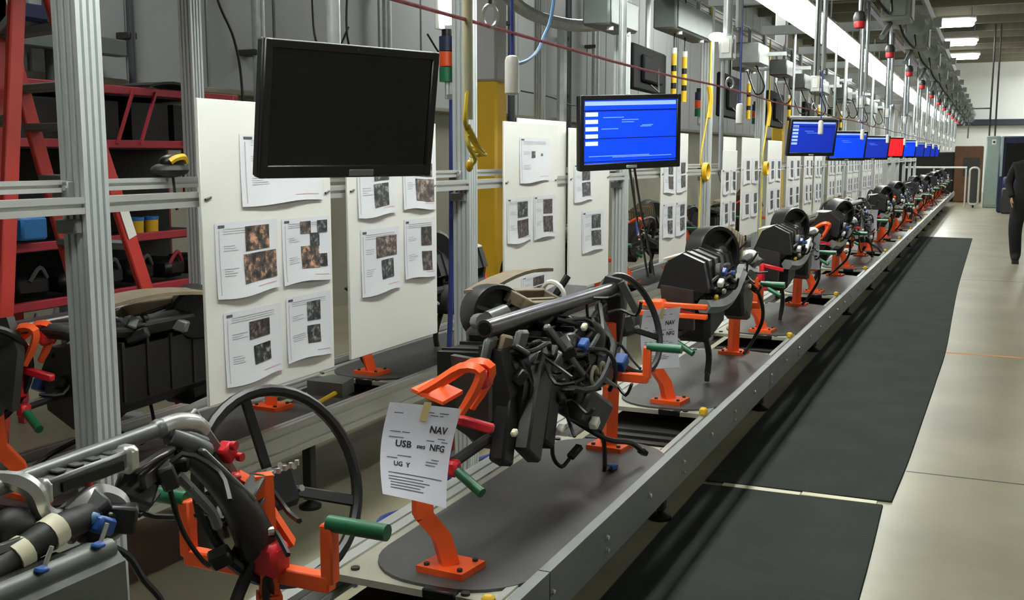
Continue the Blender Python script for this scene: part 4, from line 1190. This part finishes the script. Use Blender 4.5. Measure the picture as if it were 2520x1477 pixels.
# red pull cord through eye bolts
m_ = MB(); pts = []
eyes = [1.94 + 2.12 * k for k in range(12)]
pts.append((HX, -.6, 1.83))
for k, y in enumerate(eyes):
    pts.append((HX, y, 1.805)); pts.append((HX, y + 1.06, 1.796))
m_.tube(pts, .0035, n=6, smooth=3)
tag(m_.build('andon_rope', 'rope_red'), 'thin red and white pull cord strung along the line through ring bolts', 'cord')
for k, y in enumerate(eyes):
    t = thing('eye_bolt', 'steel ring bolt holding the red cord, %s from the camera' % ORD[k], 'eye bolt', (HX, y, 1.82), 'ring bolts along the red cord')
    M = rot_to((.5, -.85, 0))
    MB().tube([Vector((HX, y, 1.825)) + M @ Vector((.0145 * math.cos(a * PI / 8), .0215 * math.sin(a * PI / 8), 0)) for a in range(16)], .0042, n=8, closed=True).build('ring', 'bright_metal', t)
    MB().cyl((HX, y, 1.847), (HX, y, 2.69), .004, n=6).build('rod', 'dark_steel', t)
for k in range(13):
    y = 2.045 + 2.2 * k
    t = thing('hanging_toggle', 'white pull handle on a blue cord, %s from the camera' % ORD[k], 'handle', (HX, y, 1.68), 'white pull handles')
    MB().lathe([(.010, 0), (.0148, .004), (.0148, .070), (.012, .078), (.006, .081)], (HX, y, 1.677), n=16).build('grip', 'white_plastic', t)
    MB().cyl((HX, y, 1.757), (HX, y, 2.69), .0035, n=6).build('cord', 'rope_blue', t)
cable = MB().tube([(HX - .02, 2.42, 2.5), (HX - .03, 2.36, 1.95), (HX - .04, 2.31, 1.82), (HX - .02, 2.19, 1.765), (HX - .01, 2.07, 1.74)], .004, n=6, smooth=6).build('air_hose', 'hose_blue')
tag(cable, 'thin pale blue hose curling down beside the nearest white handle', 'hose')

# red and black tool balancers over the aisle edge
for k in range(12):
    y = 4.9 + 2.2 * k
    t = thing('tool_balancer', 'red cup tool balancer hanging right of the light row, %s from the camera' % ORD[k], 'balancer', (-.80, y, 2.33), 'tool balancers')
    MB().lathe([(.02, .015), (.033, .02), (.036, .05), (.034, .06)], (-.80, y, 2.33), n=14).build('cup', 'red', t)
    MB().lathe([(.037, 0), (.04, .03), (.03, .055), (.012, .065)], (-.80, y, 2.39), n=14).build('cap', 'dark_grey', t)
    MB().cyl((-.80, y, 2.45), (-.80, y, 2.75), .010, n=8).build('rod', 'galv', t)

# ================================================================== overhead services: trays, boxes, arms
t = thing('cable_tray', 'long grey ladder cable tray running above and right of the light row', 'cable tray', (-.72, 4, 2.78))
for x in (-.88, -.56): MB().box((x, 19.5, 2.80), (.025, 34, .09), bev=.004).build('side_rail', 'tray_grey', t)
rg = None
for k in range(60):
    y = 3.0 + k * .55
    if rg is None: rg = MB().box((-.72, y, 2.775), (.32, .04, .03)).build('rung', 'tray_grey', t); r0 = y
    else: inst(rg, 'rung', t, (0, y - r0, 0))
ro = random.Random(9)
for k in range(14):
    y = 3.4 + 2.2 * k
    t = thing('junction_box', 'grey junction box hung under the cable tray, %s along the line' % ORD[k], 'junction box', (-.68, y + .5, 2.52), 'junction boxes under the tray')
    MB().box((-.68, y + .5, 2.62), (.20, .30, .22), bev=.01).build('box', 'tray_grey', t)
    MB().box((-.575, y + .5, 2.62), (.012, .26, .18), bev=.004).build('door', 'tray_grey', t)
    MB().box((-.68, y + .342, 2.62), (.14, .015, .16), bev=.004).build('side_cover', 'tray_grey', t)
    MB().cyl((-.72, y + .45, 2.50), (-.75, y + .2, 2.38), .02, n=8).build('elbow_conduit', 'box_grey', t)
    MB().cyl((-.66, y + .58, 2.73), (-.66, y + .58, 2.80), .02, n=8).build('gland', 'galv', t)
    t = thing('swing_arm', 'dark grey bracket arm with hose reel over the aisle edge, %s along the line' % ORD[k], 'bracket arm', (-.6, y + 1.4, 2.6), 'bracket arms under the tray')
    MB().bar((-.72, y + 1.35, 2.76), (-.50, y + 1.55, 2.58), .04, .05, bev=.006).build('arm', 'tray_grey', t)
    MB().lathe([(.03, 0), (.085, .01), (.085, .07), (.03, .08)], (-.62, y + 1.5, 2.60), (.5, .8, 0), 16).build('reel', 'tray_grey', t)
    MB().box((-.72, y + 1.3, 2.70), (.10, .22, .10), bev=.01).build('motor', 'tray_grey', t)
    MB().tube([(-.62, y + 1.5, 2.52), (-.60, y + 1.3, 2.40), (-.66, y + 1.0, 2.46), (-.70, y + .8, 2.58)], .009, n=6, smooth=4).build('hose', 'cable', t)
# grey boxes on the top of the board frame
bigbox = [((-2.05, 5.95, 2.36), (.16, .52, .17), 'broad grey metal box on the frame top, above the blue button screen'), ((-2.05, 7.55, 2.50), (.16, 1.0, .20), 'longest grey metal box on the frame top, right of the drooping conduit'),
          ((-2.05, 9.6, 2.42), (.18, .5, .22), 'grey metal box on the frame top, third from the camera'), ((-2.05, 11.8, 2.44), (.18, .6, .2), 'grey metal box on the frame top, fourth from the camera'),
          ((-2.05, 14.1, 2.44), (.18, .6, .22), 'grey metal box on the frame top, fifth from the camera'), ((-2.05, 16.4, 2.44), (.18, .6, .22), 'grey metal box on the frame top, sixth from the camera')]
for c, d, lab in bigbox:
    t = thing('control_cabinet', lab, 'metal box', c, 'grey boxes on the frame top')
    MB().box(c, d, bev=.012).build('body', 'box_grey', t)
    MB().box((c[0] + d[0] / 2 + .004, c[1], c[2]), (.01, d[1] * .94, d[2] * .88), bev=.004).build('door', 'box_grey', t)
    for s in (-1, 1):
        MB().box((c[0], c[1] + s * d[1] * .4, (c[2] + 2.72) / 2 + d[2] / 4), (.03, .03, 2.72 - c[2] - d[2] / 2), bev=.003).build('hanger', 'galv', t)
        MB().cyl((c[0] + .05, c[1] + s * d[1] * .3, c[2] - d[2] / 2 - .02), (c[0] + .05, c[1] + s * d[1] * .3, c[2] - d[2] / 2), .02, n=8).build('cable_gland', 'white_plastic', t)
# shaded clutter above the boards: shelves of grey bins
rn = random.Random(33)
for k, y in enumerate((8.9, 10.2, 11.2, 12.5, 13.4, 14.7, 15.6, 17.0, 18.2, 19.4)):
    z = rn.uniform(2.26, 2.46)
    t = thing('duct_box', 'small grey service box among the overhead clutter, %s along the frame' % ORD[k], 'service box', (-1.85, y, z), 'small service boxes overhead')
    MB().box((-1.82, y, z), (.16, rn.uniform(.25, .5), rn.uniform(.10, .18)), bev=.01).build('box', rn.choice(['box_grey', 'mid_grey', 'dark_grey']), t)
    MB().bar((-2.08, y + .2, z + .02), (-1.6, y + .2, z + .02), .05, .03).build('bracket', 'galv', t)
    MB().tube([(-1.82, y, z - .05), (-1.75, y + .1, z - .25), (-1.85, y + .25, z - .3), (-1.95, y + .35, z - .1)], .007, n=5, smooth=4).build('cable', 'cable', t)
# stack lights
for k, (x, y) in enumerate(((-2.2, 4.20), (-2.2, 8.62), (-2.2, 10.9), (-2.2, 13.1))):
    t = thing('stack_light', 'blue orange and green signal light on an upright, %s from the camera' % ORD[k], 'signal light', (x, y, 1.87), 'signal lights on the uprights')
    for j, (m_, nm) in enumerate((('green_plastic', 'green_lens'), ('orange_plastic', 'orange_lens'), ('navy', 'blue_lens'))):
        MB().cyl((x, y, 1.875 + .066 * j), (x, y, 1.875 + .066 * j + .062), .036, n=14).build(nm, m_, t)
    MB().cyl((x, y, 2.07), (x, y, 2.10), .024, n=10).build('cap', 'black_plastic', t)
    MB().cyl((x, y, 1.80), (x, y, 1.876), .012, n=8).build('stem', 'galv', t)
    MB().bar((x, y, 1.81), (-2.13, y - .03, 1.81), .02, .02).build('stem_bracket', 'galv', t)
t = thing('strip_light', 'upright lit tube above the nearest signal light', 'light', (-2.2, 4.2, 2.12))
MB().cyl((-2.2, 4.2, 2.12), (-2.2, 4.2, 2.68), .02, n=10).build('tube', 'bulb_lit', t)
MB().box((-2.235, 4.2, 2.4), (.02, .06, .6), bev=.004).build('backing', 'reflector', t)
# yellow coiled hoses
for k, y in enumerate((8.08, 10.45)):
    t = thing('yellow_hose', 'yellow hose hanging down the frame with a coil, %s along the boards' % ORD[k], 'hose', (-1.99, y, 1.45), 'yellow hoses on the frame')
    MB().tube([(-1.99, y, 2.66), (-1.985, y + .01, 2.2), (-1.99, y - .01, 1.9), (-2.0, y - .16, 1.56), (-2.0, y - .10, 1.45)], .007, n=7, smooth=6).build('hose', 'yellow_rope', t)
    MB().tube([(-1.99, y + .0, 2.08), (-1.98, y + .015, 2.0), (-1.985, y + .01, 1.9), (-1.99, y, 1.84)], .02, n=8, smooth=4).build('hose_bundle', 'yellow', t)
    c = MB()
    for j in range(3):
        c.tube([Vector((-1.985 + .012 * j, y - .10, 1.435)) + Vector((0, .07 * math.cos(a * PI / 9), .062 * math.sin(a * PI / 9))) for a in range(18)], .008, n=6, closed=True)
    c.build('coil', 'yellow', t)
    MB().tube([(-2.0, y - .14, 1.40), (-2.0, y - .16, 1.1), (-2.0, y - .16, .6)], .007, n=6, smooth=4).build('tail', 'yellow_rope', t)
# loose cords by the second monitor
for k, (a, b) in enumerate((((-1.5, 4.63, 1.52), (-1.62, 5.35, .92)), ((-1.5, 4.70, 1.52), (-1.62, 5.46, .92)))):
    a, b = Vector(a), Vector(b)
    tag(MB().tube([a, a * .66 + b * .34 + Vector((0, 0, -.03)), a * .33 + b * .67, b], .006, n=6, smooth=5).build('cord', 'cable'), 'black cord hanging below the blue button screen, %s one' % ('left', 'right')[k], 'cord', 'cords below the blue screen')
# small blue pens / tags hung on the frame
for k, (y, z) in enumerate(((6.45, 1.10), (8.75, 1.27))):
    t = thing('hanging_tag', 'blue and white tag on a string, hung from the rail in the %s gap' % ('open', 'next')[k], 'tag', (-2.03, y, z), 'tags hung from the rail')
    MB().box((-2.03, y, z), (.008, .03, .09), Matrix.Rotation(.25, 3, 'X'), bev=.003).build('tag', 'blue_plastic', t)
    MB().box((-2.03, y + .025, z), (.006, .03, .10), Matrix.Rotation(.1, 3, 'X'), bev=.003).build('white_tag', 'white_plastic', t)
    MB().cyl((-2.03, y, z + .04), (-2.06, y, 1.42), .003, n=5).build('string', 'cable', t)

# ================================================================== behind the lines: columns, ladder, rack, wall services
for k, (x, y, lab) in enumerate(((-3.7, 7.80, 'square building column painted yellow below and grey above, behind the first boards'), (-3.7, 20.5, 'yellow painted building column farther down the line'))):
    t = thing('building_column', lab, 'column', (x, y, 0), 'building columns')
    MB().box((x, y, 1.07), (.21, .21, 2.14), bev=.02).build('painted_base', 'column_yellow', t)
    MB().box((x, y, 3.87), (.208, .208, 3.46), bev=.02).build('shaft', 'column_grey', t)
for k, (x, y, r, m_, lab) in enumerate(((-5.95, 6.25, .03, 'cable_grey', 'dark vertical pipe on the wall between the near upright and the rear upright'), (-5.9, 7.72, .06, 'galv', 'bright galvanised duct pipe on the wall left of the dark monitor'),
                                        (-5.9, 5.45, .05, 'cable_grey', 'dark vertical pipe on the wall behind the red ladder'), (-5.9, 5.75, .025, 'cable_grey', 'thin dark pipe on the wall beside the red ladder'),
                                        (-5.9, 9.9, .05, 'galv', 'vertical pipe on the wall behind the dark monitor'), (-5.9, 13.1, .05, 'cable_grey', 'dark pipe on the wall right of the yellow column'), (-5.9, 15.2, .05, 'cable_grey', 'dark pipe on the wall left of the blue button screen'),
                                        (-5.9, 16.4, .06, 'galv', 'pale pipe on the wall left of the blue button screen'))):
    z0 = 0.0
    t = thing('wall_pipe', lab, 'pipe', (x, y, z0), 'pipes on the wall')
    MB().cyl((x, y, 0), (x, y, 5.4), r, n=10).build('pipe', m_, t)
    for z in (1.9, 2.45, 3.3): MB().box((x - .08, y, z), (.2, r * 2.8, .05), bev=.005).build('clip', 'dark_steel', t)
t = thing('wall_beam', 'grey horizontal channel on the wall behind the ladder top', 'channel', (-5.85, 5.2, 2.33))
MB().box((-5.85, 5.2, 2.33), (.10, 1.7, .12), bev=.01).build('channel', 'box_grey', t)
MB().box((-5.92, 5.2, 2.33), (.12, 1.5, .05)).build('bracket', 'dark_steel', t)
tag(MB().box((-5.9, 5.27, 2.50), (.10, .26, .11), bev=.02).build('wall_sign', 'navy'), 'small dark plate on the wall behind the ladder', 'plate')
for k, pts in enumerate(([(-5.8, 6.95, 3.2), (-5.78, 7.05, 2.8), (-5.75, 7.2, 2.5), (-5.75, 7.28, 2.1), (-5.75, 7.28, 1.2)], [(-5.8, 8.4, 3.0), (-5.7, 8.3, 2.6), (-5.7, 8.55, 2.45), (-5.8, 9.0, 2.8)], [(-5.8, 9.0, 3.2), (-5.75, 8.9, 2.7), (-5.75, 9.1, 2.35)],
                         [(-5.8, 10.6, 2.9), (-5.7, 10.9, 2.6), (-5.7, 11.6, 2.55), (-5.8, 12.2, 2.8)], [(-5.8, 13.2, 2.42), (-5.7, 14.0, 2.38), (-5.7, 14.8, 2.3), (-5.75, 15.4, 2.34)], [(-5.8, 11.2, 3.0), (-5.7, 11.4, 2.5), (-5.7, 11.9, 2.4), (-5.8, 12.4, 2.36)])):
    tag(MB().tube(pts, .011, n=6, smooth=6).build('wall_cable', 'cable'), ['black cable hanging down the wall beside the rear upright', 'black cable looped on the wall above the dark monitor', 'short black cable hanging above the dark monitor', 'black cable sagging on the wall right of the dark monitor', 'black cable sagging along the wall right of the column', 'black cable looping down the wall left of the column'][k], 'cable', 'cables on the wall')
# sagging pale conduit near the second column
t = thing('bent_conduit', 'pale bent overhead duct reaching to the grey boxes, right of the yellow column', 'duct', (-3.3, 7.5, 2.6))
MB().tube([(-3.4, 6.9, 2.95), (-3.3, 7.5, 2.66), (-3.1, 8.0, 2.58), (-2.8, 8.2, 2.6)], .05, n=8, smooth=5).build('duct', 'galv', t)
MB().cyl((-3.3, 8.35, 0), (-3.3, 8.35, 2.62), .045, n=8).build('riser', 'galv', t)

# red step ladder
t = thing('step_ladder', 'red step ladder with grey treads behind the back conveyor at the left edge', 'ladder', (-3.76, 3.4, 0))
def stile(p0, p1, nm, wd): MB().bar(p0, p1, wd, .03, up=(1, 0, 0), bev=.006).build(nm, 'ladder_red', t)
XA, XB = -3.52, -4.0
ls = {}
def pt(a, b, z): return a + (b - a) * (z - 2.18) / (.93 - 2.18)
stile((XA, pt(3.09, 2.94, 0), 0), (XA, 3.11, 2.3), 'rear_rail', .07)
stile((XB, pt(3.43, 3.30, 0), 0), (XB, 3.42, 2.3), 'rear_rail', .07)
stile((XA, pt(3.27, 3.72, 0), 0), (XA, 3.22, 2.3), 'front_rail', .075)
stile((XB, pt(3.42, 3.76, 0), 0), (XB, 3.39, 2.3), 'front_rail', .075)
for z in (.25, .55, .85, 1.15, 1.45, 1.68, 1.85, 2.08):
    MB().bar((XA, pt(3.27, 3.72, z), z), (XB, pt(3.42, 3.76, z), z), .085, .035, bev=.006).build('tread', 'box_grey', t)
for z in (.5, 1.1, 1.7, 2.1):
    MB().bar((XA, pt(3.09, 2.94, z), z), (XB, pt(3.43, 3.30, z), z), .03, .045, bev=.004).build('rear_bar', 'box_grey', t)
MB().box((-3.76, 3.28, 2.31), (.62, .34, .03), bev=.01).build('top_cap', 'ladder_red', t)
MB().bar((XA + .02, pt(3.27, 3.72, 1.33), 1.33), (XA + .02, pt(3.27, 3.72, 1.19), 1.19), .05, .004, up=(1, 0, 0)).build('warning_label', 'white_plastic', t)

# red rack with dark sloping racks, shelves, bins
t = thing('storage_rack', 'red steel storage rack with black sloping bins behind the ladder', 'rack', (-4.75, 4.5, 0))
for y in (3.1, 4.35, 5.6):
    for x in (-5.1, -4.5): MB().box((x, y, .97), (.05, .05, 1.94), bev=.004).build('upright', 'rack_red', t)
for z in (.78, 1.085, 1.30, 1.62, 1.92):
    for x in (-5.1, -4.5): MB().box((x, 4.35, z), (.04, 2.55, .045), bev=.004).build('beam', 'rack_red', t)
    MB().box((-4.8, 4.35, z - .02), (.58, 2.5, .02)).build('shelf', 'dark_steel', t)
for y in (3.5, 3.85, 4.25, 4.62, 4.80, 5.15): MB().bar((-4.47, y - .07, 1.62), (-4.47, y + .07, 1.92), .015, .015).build('slanted_rod', 'rack_red', t)
MB().box((-5.08, 4.35, 1.4), (.02, 2.5, 1.1)).build('back_panel', 'black_soft', t)
for y in (3.4, 3.75, 4.1, 4.5, 4.9, 5.25):
    MB().prism([(-4.55, y - .15, 1.64), (-4.55, y + .15, 1.64), (-4.55, y + .15, 1.86), (-4.55, y - .15, 1.86)], (-.4, 0, 0)).build('bin', 'black_soft', t)
tag(MB().box((-4.42, 3.86, 1.19), (.12, .16, .115), bev=.012).build('storage_bin', 'blue_bin'), 'bright blue bin hung on the red rack, seen through the ladder', 'bin')
for k, (y, z) in enumerate(((4.76, 1.136), (4.88, 1.136))):
    t = thing('yellow_cup', 'yellow cup with blue rim on the red rack, %s one' % ('left', 'right')[k], 'cup', (-4.56, y, z - .06), 'yellow cups on the red rack')
    MB().lathe([(.038, 0), (.042, .11), (.037, .11), (.034, .01)], (-4.56, y, z - .06), n=14).build('cup', 'yellow', t)
    MB().lathe([(.044, .10), (.045, .12), (.036, .12), (.036, .10)], (-4.56, y, z - .06), n=14).build('rim', 'blue_bin', t)
tag(MB().grid(lambda u, v: (-4.7 + .25 * v, 4.8 + .4 * u, 1.945 + .03 * math.sin(u * 3)), 6, 2, (0, 0, .015)).build('rubber_sheet', 'black_soft'), 'curled black rubber sheet lying on top of the red rack', 'sheet')
rk = random.Random(14)
for k in range(9):
    y = 3.25 + k * .26
    o = thing('cardboard_part', 'dark part stored on the lower red rack shelf, %s from the left' % ORD[k], 'stored part', (-4.7, y, .80), 'dark parts on the lower rack shelf')
    MB().box((-4.68, y, .80 + .07), (.25, .2, .12), Matrix.Rotation(rk.uniform(-.3, .3), 3, 'Z'), bev=.03).build('body', rk.choice(['black_soft', 'black_plastic', 'dark_grey']), o)
    MB().tube([(-4.56, y - .05, .90), (-4.54, y, .97), (-4.56, y + .06, .91)], .012, n=6, smooth=4).build('handle', rk.choice(['black_plastic', 'cable_grey', 'rack_red']), o)
# red tall carton pieces beside the first board
for k, y in enumerate((5.2, 5.28, 5.36)):
    tag(MB().box((-4.52, y, 1.46), (.10, .06, .28), bev=.006).build('file_box', ['rack_red', 'red', 'cream'][k]), ['dark red upright box on the rack, left of three', 'red upright box on the rack, middle of three', 'cream upright box on the rack, right of three'][k], 'box', 'upright boxes on the rack')
# scanner hung on the rail
t = thing('barcode_scanner', 'black and yellow barcode scanner in a black cradle on the rail', 'scanner', (-2.11, 2.34, 1.49))
MB().ell((-2.11, 2.34, 1.512), (.045, .062, .022), 16, 8).build('cradle', 'black_soft', t)
MB().ell((-2.105, 2.345, 1.535), (.03, .042, .022), 14, 8).build('body', 'black_plastic', t)
MB().tube([(-2.085, 2.315, 1.535), (-2.078, 2.33, 1.545), (-2.078, 2.36, 1.548), (-2.085, 2.378, 1.535)], .010, n=6, smooth=4).build('yellow_band', 'yellow', t)
MB().cyl((-2.09, 2.34, 1.40), (-2.10, 2.34, 1.50), .004, n=6).build('cord', 'cable', t)

# things lying on the floor between the conveyors
tag(MB().tube([(-2.02, 3.1, .012), (-2.15, 3.5, .012), (-2.3, 3.75, .012), (-2.2, 4.05, .012), (-2.35, 4.4, .012), (-2.25, 5.0, .012)], .010, n=6, smooth=6).build('air_hose', 'rope_blue'), 'blue air hose lying on the floor between the conveyors', 'hose')
tag(MB().tube([(-2.25, 4.28, .0), (-2.25, 4.28, .5), (-2.22, 4.26, 1.0), (-2.2, 4.24, 1.8)], .012, n=6, smooth=4).build('air_hose', 'rope_blue'), 'blue air hose running up beside the second upright', 'hose')
t = thing('tool_holder', 'small dark cast bracket with a yellow rod lying on the back conveyor', 'bracket', (-2.85, 4.25, .41))
MB().prism([(-2.95, 4.15, .41), (-2.75, 4.15, .41), (-2.78, 4.3, .41), (-2.92, 4.32, .41)], (0, 0, .07)).build('body', 'mid_grey', t)
MB().cyl((-2.75, 3.95, .43), (-2.8, 4.2, .43), .012, n=6).build('rod', 'yellow', t)
for k, (x, y) in enumerate(((-1.95, 2.2), (-1.83, 2.65), (-2.0, 1.85))):
    tag(MB().prism([(x, y, .002), (x + .03, y + .01, .002), (x + .04, y + .05, .002), (x + .005, y + .03, .002)], (0, 0, .008)).build('paper_scrap', 'white_plastic'), 'white scrap on the floor between the conveyors, %s from the camera' % ORD[(1, 2, 0)[k]], 'scrap', 'scraps on the floor')

# ================================================================== far end
fy = 35.6
t = thing('tall_cabinet', 'tall pale green electrical cabinet standing at the far end of the aisle', 'cabinet', (.03, fy, 0))
MB().box((.03, fy, 1.08), (.40, .5, 2.16), bev=.02).build('body', 'cabinet_green', t)
MB().box((.03, fy - .255, 1.08), (.34, .02, 2.0), bev=.008).build('door', 'cabinet_green', t)
MB().box((.05, fy - .27, 1.98), (.12, .01, .16), bev=.004).build('plate', 'white_plastic', t)
MB().cyl((.05, fy - .28, 1.98), (.05, fy - .27, 1.98), .035, n=10).build('switch', 'dark_grey', t)
t = thing('guard_rail', 'white tubular guard rail across the far end of the conveyor', 'guard rail', (-1.5, fy - .3, 0))
MB().tube([(-2.5, fy - .3, 1.21), (-.66, fy - .3, 1.21)], .03, n=8).build('top_tube', 'rail_white', t)
for x in (-2.45, -1.6, -.68): MB().cyl((x, fy - .3, 0), (x, fy - .3, 1.21), .025, n=8).build('upright', 'rail_white', t)
t = thing('guard_gate', 'white rounded gate frame beside the pale green cabinet', 'gate', (-.44, fy - .35, .1))
MB().tube([(x, fy - .35, z) for x, z in [(-.44 + a, .65 + b) for a, b in rounded(-.13, .13, -.56, .56, .10, 4)]], .03, n=8, closed=True).build('frame', 'rail_white', t)
MB().box((-.44, fy - .34, .65), (.18, .012, 1.0), bev=.004).build('infill', 'dark_steel', t)
MB().cyl((-.44, fy - .35, 0), (-.44, fy - .35, .1), .03, n=8).build('foot', 'dark_steel', t)
t = thing('roof_pipe', 'thin dark twin pipes dropping from the roof to the cabinet', 'pipe', (-.05, fy, 2.1))
for x in (-.10, .06): MB().cyl((x, fy + .1, 2.16), (x, fy + .1, 5.5), .03, n=6).build('pipe', 'cable_grey', t)
MB().tube([(-.70, fy + .1, 2.1), (-.70, fy + .1, 2.85), (-.60, fy + .1, 3.0), (-.10, fy + .1, 3.0)], .025, n=6).build('branch', 'cable_grey', t)
tag(MB().box((2.6, 49.8, 2.98), (8.4, .3, .26), bev=.02).build('crane_beam', 'navy_beam'), 'dark horizontal beam across the pale far wall', 'beam')
t = thing('machine', 'brown and black machine standing behind the guard rail', 'machine', (-.9, 40, 0))
MB().box((-.7, 40, .95), (.9, 1.2, 1.9), bev=.03).build('body', 'brown_box', t)
MB().box((-2.1, 40.5, .85), (1.9, 1.4, 1.7), bev=.03).build('black_body', 'black_soft', t)
MB().box((-.6, 39.38, 1.2), (.5, .03, .6), bev=.01).build('panel', 'dark_grey', t)
t = thing('machine', 'dark blue machine with pale frame behind the person at the right edge', 'machine', (.8, 33, 0))
MB().box((.80, 33, 1.05), (1.2, 1.2, 2.1), bev=.04).build('body', 'navy', t)
MB().box((.80, 32.38, 1.45), (.9, .04, .95), bev=.01).build('dark_window', 'black_gloss', t)
for x in (.26, 1.3): MB().box((x, 32.37, 1.55), (.07, .06, 1.1), bev=.01).build('pale_post', 'cabinet_green', t)
MB().box((.72, 32.2, .75), (.8, .5, .5), bev=.05).build('base_unit', 'navy', t)
MB().tube([(.45, 32.1, .9), (.6, 31.95, 1.0), (.8, 31.95, .9), (.95, 32.0, 1.05)], .05, n=8, smooth=4).build('hose', 'bright_metal', t)
MB().box((.55, 32.0, .35), (.5, .4, .7), bev=.04).build('pedestal', 'dark_grey', t)

# ================================================================== the person at the right edge
def skin_body(name, joints, edges, m, parent, sub=2):
    me = bpy.data.meshes.new(name)
    names = list(joints)
    off = Vector(parent.location)
    me.from_pydata([Vector(joints[k][0]) - off for k in names], [(names.index(a), names.index(b)) for a, b in edges], [])
    o = bpy.data.objects.new(name, me)
    COL.objects.link(o)
    o.parent = parent
    sk = o.modifiers.new('skin', 'SKIN')
    sk.use_smooth_shade = True
    lay = me.skin_vertices[0] if len(me.skin_vertices) else None
    if lay is None:
        bpy.context.view_layer.objects.active = o
        lay = me.skin_vertices[0]
    for i, k in enumerate(names):
        r = joints[k][1]
        lay.data[i].radius = r if isinstance(r, tuple) else (r, r)
        lay.data[i].use_root = (i == 0)
    s = o.modifiers.new('sub', 'SUBSURF'); s.levels = sub; s.render_levels = sub
    dg = bpy.context.evaluated_depsgraph_get()
    nm = bpy.data.meshes.new_from_object(o.evaluated_get(dg))
    o.modifiers.clear()
    o.data = nm
    nm.materials.clear(); nm.materials.append(MATS[m])
    for p in nm.polygons: p.use_smooth = True
    return o
px, py = .52, 17.1
t = thing('person', 'person in black trousers and dark jacket standing at the right edge of the aisle', 'person', (px, py, 0))
J = {'pelvis': ((px, py, .96), (.19, .15)), 'waist': ((px, py, 1.10), (.20, .15)), 'chest': ((px, py + .02, 1.32), (.20, .14)), 'neck': ((px, py + .03, 1.49), (.06, .06)),
     'head0': ((px, py + .05, 1.58), (.075, .085)), 'head1': ((px, py + .05, 1.69), (.075, .09)),
     'hipl': ((px - .11, py, .90), .13), 'kneel': ((px - .15, py - .03, .50), .10), 'anklel': ((px - .12, py + .02, .10), .08), 'toel': ((px - .13, py - .15, .045), .042),
     'hipr': ((px + .10, py, .90), .10), 'kneer': ((px + .13, py + .05, .50), .075), 'ankler': ((px + .12, py + .10, .10), .055), 'toer': ((px + .14, py - .06, .045), .042),
     'shl': ((px - .20, py + .02, 1.42), .065), 'ell': ((px - .27, py + .05, 1.15), .062), 'wrl': ((px - .22, py - .12, .96), .042),
     'shr': ((px + .20, py + .02, 1.42), .065), 'elr': ((px + .26, py + .05, 1.15), .05), 'wrr': ((px + .24, py - .12, .96), .035)}
Ed = [('pelvis', 'waist'), ('waist', 'chest'), ('chest', 'neck'), ('neck', 'head0'), ('head0', 'head1'), ('pelvis', 'hipl'), ('hipl', 'kneel'), ('kneel', 'anklel'), ('anklel', 'toel'),
      ('pelvis', 'hipr'), ('hipr', 'kneer'), ('kneer', 'ankler'), ('ankler', 'toer'), ('chest', 'shl'), ('shl', 'ell'), ('ell', 'wrl'), ('chest', 'shr'), ('shr', 'elr'), ('elr', 'wrr')]
body = skin_body('body', J, Ed, 'cloth_black', t)
MB().ell((px, py + .045, 1.655), (.078, .098, .118), 16, 12).build('head', 'skin', t)
MB().ell((px, py + .07, 1.70), (.084, .095, .09), 16, 10).build('hair', 'hair', t)
for s, w_ in ((-1, (px - .22, py - .12, .96)), (1, (px + .24, py - .12, .96))):
    h = MB()
    w0 = Vector(w_)
    h.ell(w0 + Vector((0, -.035, -.045)), (.018, .035, .045), 10, 8)
    for k in range(4):
        b0 = w0 + Vector((0, -.06 + .019 * k, -.08))
        L = (.030, .036, .034, .026)[k]
        h.tube([b0, b0 + Vector((-.006 * s, -.004, -L)), b0 + Vector((-.018 * s, 0, -L * 1.8))], [.009, .0085, .007], n=6)
    h.tube([w0 + Vector((0, -.06, -.03)), w0 + Vector((-.012 * s, -.085, -.055)), w0 + Vector((-.02 * s, -.09, -.08))], [.011, .010, .008], n=6)
    h.build('hand', 'skin', t)
for s, f in ((-1, (px - .12, py - .07)), (1, (px + .13, py + .02))):
    MB().prism([(f[0] - .045, f[1] - .13, 0), (f[0] + .045, f[1] - .13, 0), (f[0] + .05, f[1] + .13, 0), (f[0] - .05, f[1] + .13, 0)], (0, 0, .05)).build('shoe', 'black_plastic', t)
